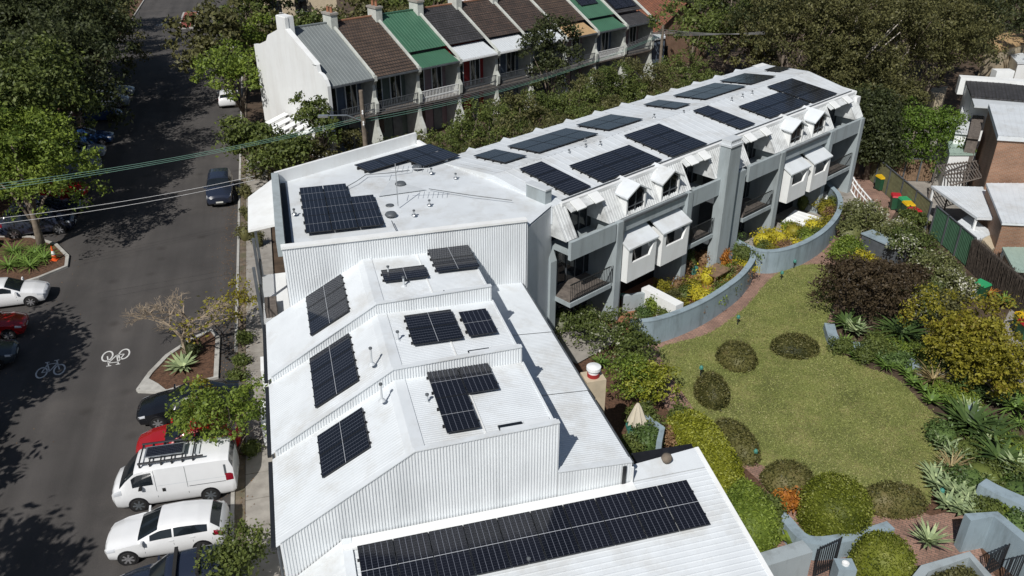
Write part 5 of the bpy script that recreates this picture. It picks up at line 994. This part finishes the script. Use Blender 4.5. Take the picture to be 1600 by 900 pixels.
# right-hand street trees beyond the corner block
for px, py, z, h, r, lb in [(392, 62, 4.5, 7.5, 3.2, 'bushy green street tree beside the far white parked car'), (372, 125, 4.2, 7.5, 3.4, 'bushy green street tree left of the white gable'), (360, 112, 3.3, 5.6, 1.6, 'smaller bushy street tree leaning over the kerb'), (388, 215, 3.2, 5.6, 2.0, 'dark bushy street tree before the slatted awning'), (440, 245, 2.4, 4.2, 2.4, 'round olive shrub tree at the corner block parapet')]:
    p = g(px, py, z); tree(p, h, r, lb, 'leaf_bright' if 'bushy green' in lb else 'leaf_mid', 'street_tree', None, 4200, .26, .22, .14, clump=.6, nl=10)
p = g(500, 182, 4.4); tree(p, 6.6, 2.1, 'slim tree with dark leaves in front of the white gable', 'leaf_mid', 'small_tree', None, 2200, .26, .3, .1, clump=.5)
p = g(863, 92, 5.2); tree(p, 9.6, 2.7, 'tall dark tree standing before the brown terrace roofs', 'leaf_dark', 'tall_tree', None, 5200, .26, .1, .16, clump=.6, nl=14, rzf=1.5)
TN = ['grey metal roofed', 'mottled brown tiled', 'green roofed lace-balcony', 'slate roofed red', 'brown tiled pale-verandah', 'tree-hidden brown tiled', 'tan verandah', 'green solar-roofed', 'dark solar-roofed end']
SN = ['corner block parapet', 'first rear solar array', 'bluish rear solar array', 'four-panel rear array', 'louvred column', 'rear array past the column', 'far rear array', 'far roof tip']
# planting between the terraces and the apartments
for i in range(16):
    x = -3 + i * 2.35; y = 14.6 + rng.uniform(-.8, .8) - (1.0 if i < 4 else 0)
    tree(kw(x, y), 4.8 + rng.uniform(-.6, .9) + (0 if i < 4 else 1.2), 2.5, ('olive' if i % 3 else 'mid-green') + ' bushy screen tree in line with the ' + SN[min(7, i // 2)], 'leaf_olive' if i % 3 else 'leaf_mid', 'screen_tree', 'screen trees behind the apartments', 5200, .16, .1, .1, clump=.45, nl=10)
for i in range(15):
    x = 1.0 + i * 2.5; y = 19.6 + rng.uniform(-.9, .9)
    tree(kw(x, y), 3.8 + rng.uniform(-.4, .8) + (2.8 if i > 3 else .1), 2.6, ('green' if i % 3 else 'olive') + ' low bushy tree before the ' + TN[min(8, max(0, int((x + 4) / 4.4)))] + ' terrace', 'leaf_mid' if i % 3 else 'leaf_olive', 'front_garden_tree', 'front garden trees of the terraces', 5000, .16, .1, .1, clump=.45, nl=10)
for i in range(9): p = kw(12 + i * 3, 24.2 + rng.uniform(-.6, .6)); bush(p, 1.8, 3.3, 'leafy shrub close to the terrace house fronts', 'leaf_mid', 'front_garden_shrub', 'shrubs at the terrace fronts', 1400, .2)
for i, (px, py) in enumerate([(455, 235), (480, 245), (510, 236), (545, 222), (415, 258), (525, 215)]): bush(g(px, py, 1.5), 1.9, 2.8, 'olive shrub between the corner block parapet and the terraces', 'leaf_olive', 'shrub', 'shrubs behind the corner block', 1700, .17)
# big gums and background, top right
for px, py, z, h, r, m, lb in [(1255, 62, 8, 13, 5.4, 'leaf_olive', 'broad olive gum tree beyond the far end of the apartments'), (1335, 48, 9, 14.5, 6.2, 'leaf_olive', 'largest olive gum tree with pale forked trunk'), (1420, 30, 9, 14.5, 6.4, 'leaf_olive', 'olive gum tree over the shaded yard'), (1470, 55, 8, 12, 4.6, 'leaf_olive', 'olive gum tree beside the white house parapet'), (1235, 20, 8, 13, 5.5, 'leaf_dark', 'dark tree behind the far wires'), (1345, 150, 4, 8, 3.4, 'leaf_olive', 'olive tree touching the white apartment end wall'), (1350, 205, 3.4, 6.4, 2.6, 'leaf_dark', 'dark small tree between apartment end and round tree'), (1310, 120, 5.5, 9.5, 3.6, 'leaf_olive', 'olive tree behind the apartment roof tip'), (1372, 178, 3, 6, 3.0, 'leaf_olive', 'olive tree above the round bright green tree'), (1362, 235, 2.2, 4.6, 2.0, 'leaf_dark', 'dark bushy tree at the head of the boundary fence'), (1495, 20, 9, 14, 5, 'leaf_dark', 'dark tree behind the gum over the white parapet')]:
    p = g(px, py, z); tree(p, h, r, lb, m, 'gum_tree', None, 16000, .2, .28, .22, 'palebark' if 'forked' in lb else 'bark', clump=.75, nl=22, pc=60)
tr = thing('gum_tree', 'pale forked gum trunk leaning out of the olive foliage', 'tree', g(1391, 128)); MB().tube([(0, 0, 0), (1.2, .3, 2.2), (3.4, .8, 5.0), (5.4, 1.2, 8.0)], [.5, .42, .36, .25], 9).tube([(.2, 0, .3), (-.1, .2, 2.0), (.35, .5, 4.5)], [.4, .32, .22], 8).build('trunk', 'palebark', tr, smooth=True)
link('crown', crown_mesh('crown', [(5.4, 1.2, 9, 2.8, 2), (.5, .5, 6, 2.2, 1.6)], 2600, .3, 'leaf_olive', .8), tr)
t2 = thing('bare_tree', 'pale bare-limbed tree behind the tan roofed house', 'tree', g(1545, 75)); mb = MB()
for a in range(7): dx, dy = rng.normal(size=2) * 1.5; mb.tube([(0, 0, 0), (dx * .3, dy * .3, 3.5), (dx * 1.2, dy, 8 + rng.uniform(-1, 2))], [.22, .15, .04], 6)
mb.build('trunk', 'palebark', t2, smooth=True)
link('crown', crown_mesh('crown', [(0, 0, 10.5, 2.8, 1.6), (1.5, 1.5, 9.5, 1.8, 1.2)], 1000, .3, 'leaf_dark', .8), t2)
for i, (px, py) in enumerate([(1572, 95), (1556, 100), (1590, 90)]):
    p = g(px, py, 1.2); rosette(p, 2.0, 'dusty fan palm clump beside the white shed roof', 'leaf_straw' if i else 'leaf_cycad', 'fan_palm', 40, .22, 1.0, .8, 1.2, 'fan palms by the shed')
p = g(1424, 226, 2.2); tree(p, 4.5, 4.0, 'round bright green tree behind the boundary fence', 'leaf_round', 'round_tree', None, 14000, .18, .08, .16, clump=.5, nl=22)
for px, py, z, r, m in [(1085, 55, 5, 4.2, 'leaf_mid'), (1140, 28, 6, 4.6, 'leaf_mid'), (1180, 62, 5, 3.6, 'leaf_olive'), (1110, 5, 6, 5, 'leaf_dark'), (1185, 2, 7, 5, 'leaf_mid')]: tree(g(px, py, z), z * 1.75, r, 'leafy tree behind the orange tiled house', m, 'backyard_tree', 'trees behind the orange tiled house', 4200, .32, .2, .2, clump=.8, nl=12)
for i in range(24):
    x = 14 + i * 6.2 + rng.uniform(-1.5, 1.5); y = 76 + (i % 3) * 8 + rng.uniform(-2, 2); tree(tw(x, y), 8 + rng.uniform(-1, 3), 4.4, ('olive', 'mid-green', 'dark')[i % 3] + ' background tree behind the ' + TN[min(8, max(0, int((x - 24) / 5.6)))] + ' terrace', ('leaf_olive', 'leaf_mid', 'leaf_dark')[i % 3], 'background_tree', 'background trees behind the terraces', 2600, .45, .25, .2, clump=1., nl=8)
for i in range(22):
    p = sw(-14 + i * 5.4 + rng.uniform(-1, 1), 170 + (i % 3) * 9); tree(p, 11 + rng.uniform(-2, 2), 6, 'distant tree beyond the cross street', ('leaf_olive', 'leaf_mid', 'leaf_dark')[i % 3], 'distant_tree', 'distant trees', 1800, .7, .2, .25, clump=1.4, nl=8)
for i in range(14): p = (45 + (i % 5) * 9 + rng.uniform(-2, 2), 84 + (i // 5) * 13 + rng.uniform(-2, 2)); tree(p, 12, 6, 'dense dark tree in the wooded corner beyond the gums', 'leaf_dark' if i % 2 else 'leaf_olive', 'wood_tree', 'wooded corner trees', 3000, .5, .15, .25, clump=1.1, nl=9)
house('orange tiled house with brick chimney behind the terraces', fT, 72, 81, 56, 68, 4.2, 2.4, 'tile_orange', 'brick', axis='y', windows=[(1, 2.2, 1, 2.4)])
quad_roof('cottage', 'small white gabled annex at the far end of the terraces', [(1018, 35), (1035, 38), (1040, 58), (1018, 62)], [4.0] * 4, 'white_roof', wall='blue_shade', cat='shed')
house('white metal roofed house behind the orange tiles', fT, 70, 80, 78, 88, 5, 1.6, 'metal_light', 'white_paint')
house('cream house at the far corner beyond the street trees', fS, -1, 8, 108, 118, 6, 2, 'tile_slate', 'cream', windows=[(1, 2.4, 1, 2.4), (4, 5.4, 1, 2.4), (1, 2.4, 3.6, 5), (4, 5.4, 3.6, 5)])
for i in range(7): p = sw(1 + i * 3.3, 92 + rng.uniform(-4, 10)); tree(p, 7.5, 3.4, 'leafy backyard tree behind the white gable', 'leaf_mid' if i % 2 else 'leaf_olive', 'backyard_tree', 'backyard trees behind the white gable', 2600, .35, .2, .18, clump=.8)

# bare street tree in the kerbed bed
bt = thing('bare_street_tree', 'leafless spreading street tree in the kerbed garden bed', 'tree', g(291, 558)); bt.scale = (1.7, 1.7, 1.1); mb = MB(); tips = []
def grow(p, d, L, r, lv):
    q = p + d * L; mid = p + d * L * .5 + rng.normal(size=3) * L * .06; mb.tube([p, mid, q], [r, r * .85, r * .62], 5 if lv < 3 else 3, cap=False)
    if lv == 6: tips.append(q); return
    for k in range(4 if lv == 0 else 3 if lv < 5 else 2):
        nd = d + rng.normal(size=3) * (.55 if lv else .75); nd[2] = max(nd[2], .02 if lv < 4 else -.1) * (.8 if lv > 1 else 1.05) + .12; nd /= np.linalg.norm(nd); grow(q, nd, L * rng.uniform(.62, .82), r * .66, lv + 1)
grow(np.array((0., 0, 0)), np.array((0, 0, 1.)), 1.0, .075, 0); mb.build('trunk', 'twig', bt)
tp = np.array(tips); tp = tp[rng.choice(len(tp), min(len(tp), 170), False)]; c = np.repeat(tp[tp[:, 0] > .3], 3, 0); c = c + rng.normal(size=c.shape) * .12
if len(c): link('crown', quads_mesh('crown', leaves(c, np.zeros_like(c), .12), 'leaf_gold'), bt)
for px, py, h, r, m, lb in [(358, 648, 4.3, 2.15, 'leaf_bright', 'bushy street tree spreading over the red and black cars'), (318, 632, 3.0, 1.0, 'leaf_gold', 'yellowing leafy sapling over the black car'), (365, 872, 2.4, 1.15, 'leaf_mid', 'dense green street shrub tree beside the white hatchback'), (372, 470, 3.0, 1.0, 'leaf_gold', 'sparse golden leaved sapling beside the bare tree')]:
    z = h * .6; tree(g(px, py, z), h, r, lb, m, 'street_sapling', None, (5200 if r > 2 else 3000) if r > 1.1 else 800, .14, .2, .05, clump=.35, nl=11)
q = np.column_stack([rng.normal(-4.0, .5, 2600), rng.uniform(14, 60, 2600)]); q = q[(q[:, 0] < -1.9) & ((q[:, 0] < -3.85) | (q[:, 0] > -3.6))]; c = np.array([sw(v, u, .02 if v < -3.8 else .12) for v, u in q]); stuff(link('leaf_litter', quads_mesh('leaf_litter', leaves(c, np.zeros_like(c), .07, .6, 2.5, .5), 'leaf_rust')))
q = np.column_stack([rng.normal(-15.2, 1.4, 1500), rng.uniform(30, 90, 1500)]); c = np.array([sw(v, u, .02) for v, u in q]); stuff(link('leaf_litter', quads_mesh('leaf_litter', leaves(c, np.zeros_like(c), .07, .6, 2.5, .5), 'leaf_rust')))
bush(g(415, 440, .9), .45, .9, 'small green shrub at the white entry wall', 'leaf_bright', nleaf=500, size=.1)
for px, py in [(372, 560), (366, 590), (378, 525), (390, 700)]: stuff(bush(g(px, py, .3), .5, .55, 'low weedy green clump on the kerbside verge', 'leaf_mid', 'weed_clump', 'verge weeds', 700, .12, nl=2))
for px, py, u_ in [(385, 300, 0), (388, 335, 0), (383, 365, 0), (402, 375, 0)]: bush(g(px, py, .5), .55, 1.1, 'straggly shrub on the verge before the corner block', 'leaf_olive', 'verge_shrub', 'verge shrubs', 650, .12)
rosette(g(285, 573, .1), .95, 'green agave in the kerbed garden bed', 'leaf_agave', 'agave', 34, .2, .8, .4); bush(g(300, 545, .4), .55, .9, 'dark shrub behind the agave in the kerbed bed', 'leaf_dark', nleaf=500, size=.12)
for i, (px, py) in enumerate([(15, 420), (35, 412), (55, 400), (70, 408), (22, 398), (48, 420)]): rosette(g(px, py), 1.1, 'strappy green clump in the shady bed by the cone', 'leaf_strap', 'strap_plant', 46, .07, 1.15, .9, .05, 'strap plants by the cone')

# ================================================================== GARDEN
def mound(px, py, a, b, h, label, m='leaf_brown', rz=0., **kw_): h *= 1.2; a *= .88; b *= .88; c = g(px, py, h * .5); return clipped(ellipse(c, a, b, 20, rz), h * .55, label, m, 'clipped_mound', 'shrub', dome=h * .45, **kw_)
mound(1152, 553, 1.0, 1.15, .7, 'brown clipped mound near the curved path, pointed towards the wall'); mound(1243, 538, 1.25, .95, .6, 'oval brown clipped mound in the middle of the lawn'); mound(1113, 606, .78, 1.15, .85, 'small upright brown clipped mound beside a green lamp')
mound(1150, 684, .8, 1.5, .7, 'brown clipped mound tucked behind the lime hedge', rz=.3); mound(1232, 744, 1.1, .9, .7, 'brown clipped mound touching the big drum hedge'); mound(1396, 777, 1.35, .75, .75, 'wide brown clipped mound at the paving edge')
def pxpoly(pts, z=0.): return smooth_line([g(x, y, z) for x, y in pts], 4, True)
clipped(pxpoly([(1045, 648), (1075, 633), (1110, 652), (1140, 690), (1160, 725), (1158, 760), (1125, 778), (1095, 745), (1070, 690)], 1.0), .95, 'lime-gold clipped hedge running along the lawn', 'leaf_lime', dome=.4)
clipped(pxpoly([(1125, 770), (1160, 745), (1195, 770), (1222, 808), (1205, 835), (1165, 835), (1135, 805)], .9), .9, 'darker green clipped hedge beside the white roof corner', 'leaf_bright', dome=.4)
clipped(ellipse(g(1305, 795, .8), 1.15, 1.2, 24), 1.55, 'big drum-shaped clipped hedge between lawn and wall', 'leaf_drum', 'drum_hedge', dome=.25, dens=520, size=.085)
clipped(ellipse(g(1381, 874, .6), .98, .98, 24), .85, 'ball-shaped clipped hedge by the gate walls', 'leaf_drum', 'ball_hedge', dome=.55, dens=520, size=.08)
clipped(pxpoly([(1448, 900), (1512, 880), (1550, 930), (1460, 960)], .8), .75, 'clipped groundcover filling the square planter', 'leaf_olive', 'planter_hedge', dome=.1)
for px, py, z, r, h, m, lb in [(905, 505, 1.1, 1.2, 2.0, 'leaf_flower', 'dark shrub with white flowers below the first balcony'), (955, 525, 1.2, 1.7, 2.5, 'leaf_flower', 'large dark shrub with white flowers by the curved wall'), (990, 545, 1.2, 1.3, 2.2, 'leaf_mid', 'rounded green shrub at the curved wall end'), (975, 590, 1.2, 1.4, 2.3, 'leaf_bright', 'bright green leafy shrub beside the chimney'), (1030, 600, 1.1, 1.6, 2.2, 'leaf_lime', 'large lime-green rounded shrub at the lawn edge'), (1005, 655, .6, .8, 1.2, 'leaf_mid', 'green shrub behind the parasol wall'), (1060, 655, .5, .7, 1.0, 'leaf_mid', 'small green shrub between parasol wall and hedge'), (1010, 690, .5, .7, 1.0, 'leaf_cycad', 'dark leafy shrub below the parasol'), (1050, 680, .3, .7, .7, 'leaf_rust', 'rusty low groundcover near the parasol wall'), (985, 700, .5, .5, .9, 'leaf_mid', 'leafy pot plant beside the dark awning'), (1185, 795, .7, .9, 1.2, 'leaf_mid', 'leafy shrub behind the dark hedge'), (1225, 780, .6, .55, 1.0, 'leaf_orange', 'orange grassy shrub beside the drum hedge'), (870, 500, .8, .8, 1.4, 'leaf_flower', 'flowering shrub squeezed against the rear roof edge')]: bush(g(px, py, z), r, h, lb, m, nleaf=int(900 + 1500 * r), size=.13)
for px, py, z, r, h, m, lb, nl_ in [(1355, 455, 1.7, 2.9, 3.4, 'leaf_red', 'large dark red-leaved shrub at the end of the lawn', 13000), (1352, 340, 1.0, 1.7, 2.0, 'leaf_white', 'white flowering shrub beside the second curved wall', 5000), (1420, 385, 1.0, 1.6, 2.0, 'leaf_flower', 'flower-speckled shrub behind the service cabinet', 4000), (1455, 425, 1.0, 1.8, 2.0, 'leaf_white', 'white flowering shrub along the green fence', 5000), (1490, 445, .8, 1.2, 1.6, 'leaf_white', 'small white flowering shrub before the brush fence', 2600), (1425, 340, .6, .9, 1.2, 'leaf_mid', 'green shrub below the row of bins', 1400), (1440, 465, 1.0, 1.5, 1.8, 'leaf_flower', 'flower-speckled shrub behind the red-leaved shrub', 4000), (1390, 360, .9, 1.4, 1.7, 'leaf_white', 'white flowering shrub in front of the bins', 4000), (1475, 480, .9, 1.3, 1.7, 'leaf_olive', 'olive shrub between white flowers and golden tree', 3000), (1330, 360, .8, 1.0, 1.5, 'leaf_white', 'white flowering shrub overhanging the brick path', 2600), (1410, 440, 1.2, 1.4, 2.2, 'leaf_red', 'bronze shrub between red shrub and white flowers', 4000), (1330, 385, .5, 1.0, 1.1, 'leaf_bright', 'bright green tufted shrub beside the service cabinet', 1800), (1350, 405, .5, .9, .9, 'leaf_yellowfl', 'yellow-green tufted shrub above the red shrub', 1300), (1312, 398, .4, .8, .9, 'leaf_bright', 'low green tuft where the brick paths meet', 1000)]: bush(g(px, py, z), r, h, lb, m, nleaf=nl_, size=.15, nl=8, clump=.35)
for px, py, z, r, h, lb in [(1500, 525, 1.8, 2.7, 3.6, 'broad golden-olive tree behind the low garden wall'), (1570, 575, 1.8, 2.4, 3.6, 'golden-olive tree beside the yellow-lidded bin')]: tree(g(px, py, z), h, r, lb, 'leaf_gold', 'golden_tree', None, 9000, .15, .1, .12, clump=.4, nl=15)
for px, py, r, m, lb, n, wd, lf, dr in [(1322, 508, 1.2, 'leaf_cycad', 'dark cycad under the red-leaved shrub', 34, .16, .9, .7), (1338, 520, .8, 'leaf_agave', 'pale blue-green agave beside the low wall', 30, .17, .9, .3), (1408, 525, 1.7, 'leaf_cycad', 'large dark cycad between red and golden foliage', 44, .2, .8, .7), (1458, 596, 1.1, 'leaf_straw', 'straw-coloured spiky plant on the low wall', 60, .06, .9, .5), (1512, 668, 1.5, 'leaf_cycad', 'big fan-leaved cycad at the lawn edge', 46, .2, .95, .5), (1545, 690, 1.3, 'leaf_cycad', 'dark cycad beside the big fan-leaved cycad', 40, .18, .9, .6), (1560, 720, 1.2, 'leaf_cycad', 'dark cycad before the broad wall top', 40, .18, .9, .6), (1485, 735, .9, 'leaf_straw', 'bronze spiky plant above the succulents', 46, .06, 1.1, .4), (1585, 640, 1.2, 'leaf_strap', 'bright strappy palm beneath the golden tree', 34, .14, 1.0, .6), (1590, 740, 1.0, 'leaf_agave', 'pale succulent beside the broad wall top', 26, .2, .9, .3), (1568, 475, .8, 'leaf_strap', 'strappy plant by the driveway below the brush fence', 34, .09, 1.1, .7), (1545, 462, .6, 'leaf_orange', 'orange-tipped strappy plant beside the green bin', 30, .07, 1.1, .5), (1450, 850, .85, 'leaf_agave', 'pale striped agave clump beside the ball hedge', 36, .12, 1.2, .3), (1240, 850, .6, 'leaf_bright', 'broad-leaved plant behind the pale rendered wall', 12, .38, 1.0, .6), (940, 570, .7, 'leaf_strap', 'strappy plant above the chimney', 30, .08, 1.1, .7), (1480, 545, .7, 'leaf_agave', 'pale agave at the foot of the golden tree', 26, .13, .9, .4)]: rosette(g(px, py, .25), r, lb, m, 'cycad' if 'cycad' in lb else 'rosette_plant', n, wd, lf, dr, .25)
for px, py in [(1325, 545), (1345, 552), (1362, 560), (1380, 566), (1418, 585), (1428, 600), (1445, 612), (1470, 622), (1485, 632), (1455, 628), (1340, 560), (1318, 538), (1495, 648)]: rosette(g(px, py, .1), .6, 'glossy green succulent rosette lining the lawn edge', 'leaf_strap', 'succulent', 26, .13, 1.0, .4, .05, 'succulents lining the lawn')
for px, py in [(1465, 760), (1485, 770), (1500, 775), (1480, 790), (1505, 800), (1530, 810), (1520, 790), (1475, 700), (1490, 715), (1460, 745), (1540, 785)]: rosette(g(px, py, .15), .75, 'pale green succulent rosette beside the brick paving', 'leaf_agave', 'succulent', 26, .17, .95, .35, .1, 'succulents beside the paving')
for i, (px, py, r) in enumerate([(1400, 560, 1.0), (1430, 550, .9), (1460, 560, .9), (1370, 535, .9), (1510, 610, .8), (1535, 740, 1.0), (1510, 745, 1.0), (1570, 790, .9), (1590, 820, 1.0), (1550, 800, .8), (1475, 680, .8), (1580, 690, 1.2), (1595, 770, 1.0), (1375, 548, .8)]): bush(g(px, py, .3), r, .75, 'dark leafy groundcover between wall and larger plants', 'leaf_mid' if i % 2 else 'leaf_cycad', 'groundcover', 'garden groundcover', 1100, .12)
BEDR = [g(*p)[:2] for p in [(1310, 545), (1345, 530), (1400, 545), (1450, 560), (1500, 560), (1600, 640), (1640, 800), (1600, 860), (1540, 800), (1490, 690), (1510, 650), (1470, 620), (1400, 590)]]
q = rng.uniform(np.min(BEDR, 0), np.max(BEDR, 0), (400, 2)); q = q[inside(BEDR, q)]; got = []
for p in q:
    if all(np.hypot(*(p - o)) > .85 for o in got) and len(got) < 46: got.append(p)
for i, p in enumerate(got):
    k = i % 5
    if k == 0: rosette(p, .75, 'pale rosette plant filling the planting bed beyond the low wall', 'leaf_agave', 'bed_rosette', 26, .15, .95, .35, .15, 'bed rosettes')
    elif k == 1: rosette(p, .9, 'dark spiky plant filling the planting bed beyond the low wall', 'leaf_cycad', 'bed_cycad', 34, .12, 1.0, .6, .15, 'bed cycads')
    elif k == 2: rosette(p, .7, 'glossy strap-leaved clump in the planting bed beyond the low wall', 'leaf_strap', 'bed_strap_plant', 40, .07, 1.15, .8, .1, 'bed strap plants')
    else: bush(p, .75, .7, 'leafy green filler shrub in the planting bed beyond the low wall', ('leaf_mid', 'leaf_bright')[k - 3], 'bed_shrub', 'bed filler shrubs', 1000, .11)
for i in range(26):
    px, py = [(1040, 487), (1062, 482), (1080, 476), (1098, 468), (1115, 460), (1130, 450), (1145, 440), (1155, 428), (1165, 415), (1168, 400), (1070, 455), (1085, 445), (1060, 440), (1105, 430), (1135, 420), (1190, 385), (1205, 388), (1225, 385), (1245, 378), (1262, 370), (1278, 358), (1292, 345), (1300, 330), (1200, 370), (1230, 350), (1300, 315)][i]
    stuff(bush(g(px, py, .9), .5 + .1 * (i % 3), .75 + .2 * (i % 2), ('green', 'golden', 'rusty', 'yellow-flowered', 'bright green')[i % 5] + ' bedding plant crowding the ' + ('table' if i < 15 else 'flower') + ' courtyard wall', ('leaf_mid', 'leaf_gold', 'leaf_rust', 'leaf_yellowfl', 'leaf_bright')[i % 5], 'bedding_plant', 'courtyard bedding plants', 700, .11, .35, 'plant', nl=2, clump=.4))
# courtyard planting
for i, (px, py, r, h, m, lb) in enumerate([(1160, 400, .9, 1.6, 'leaf_mid', 'leafy green shrub in the table courtyard corner'), (1145, 385, .7, 1.4, 'leaf_cycad', 'dark leafy shrub against the louvred column'), (1150, 425, .8, .9, 'leaf_mid', 'green plants along the inside of the table courtyard wall'), (1065, 420, .6, 1.2, 'leaf_rust', 'bronze pot plant below the second bay box'), (1100, 405, .6, 1.1, 'leaf_rust', 'reddish pot plant beside the table'), (1090, 460, .7, .9, 'leaf_yellowfl', 'golden tufted plant inside the courtyard wall'), (1130, 405, .5, 1.3, 'leaf_orange', 'orange-leaved pot plant on the terracotta floor'), (1035, 450, .6, .9, 'leaf_gold', 'trailing golden plant on the white dividing wall'), (1050, 465, .55, .8, 'leaf_olive', 'trailing olive plant on the white dividing wall'), (1005, 490, .5, .7, 'leaf_cycad', 'purple-green low plants in the narrow courtyard'), (1020, 480, .4, 1.0, 'leaf_bright', 'broad green plant in the narrow courtyard'), (1075, 410, .7, 1.3, 'leaf_mid', 'green pot plant in shade under the second bay box'), (940, 470, .5, 1.2, 'leaf_mid', 'green plant climbing the wing wall below the balcony'), (1190, 375, .8, 1.0, 'leaf_yellowfl', 'yellow flowering shrub near the louvred column'), (1215, 372, .9, .9, 'leaf_yellowfl', 'yellow flowering shrub inside the second curved wall'), (1240, 360, .8, .9, 'leaf_gold', 'golden shrub inside the second curved wall'), (1270, 355, .8, 1.0, 'leaf_yellowfl', 'yellow flowering shrub at the curved wall bend'), (1290, 325, .8, 1.1, 'leaf_gold', 'golden shrub at the far end of the curved wall'), (1255, 315, .6, 1.2, 'leaf_mid', 'green shrub under the farther bay box')]): bush(g(px, py, .35 + h * .45), r, h, lb, m, 'courtyard_plant', None, 900, .11, .35, 'plant')
o = clipped(ellipse(g(1293, 298, .9), .5, .55, 10), .9, 'white cloth cover bundled beside the curved wall end', 'canvas', 'covered_furniture', 'furniture', dens=8, size=.3); o.data.materials[0] = MATS['white_paint']
sh = quad_roof('shade_sail', 'white sloping shade canopy inside the flower courtyard', [(1222, 346), (1242, 328), (1282, 340), (1252, 362)], [1.0, 1.15, .95, .8], 'white_paint', .05, cat='canopy', wall='white_paint', z0=.36)
for px, py, lb in [(975, 472, 'teal pot in the shade by the wing wall'), (1083, 428, 'pale blue pot on the terracotta floor'), (986, 676, 'teal pot beside the parasol')]:
    o = MB().lathe([(.16, 0), (.24, .3), (.26, .42), (.2, .42), (.18, .3)], n=14).build('plant_pot', 'bluegreen', smooth=False); o.location = g(px, py, .35 if py < 600 else 0); tag(o, lb, 'pot')
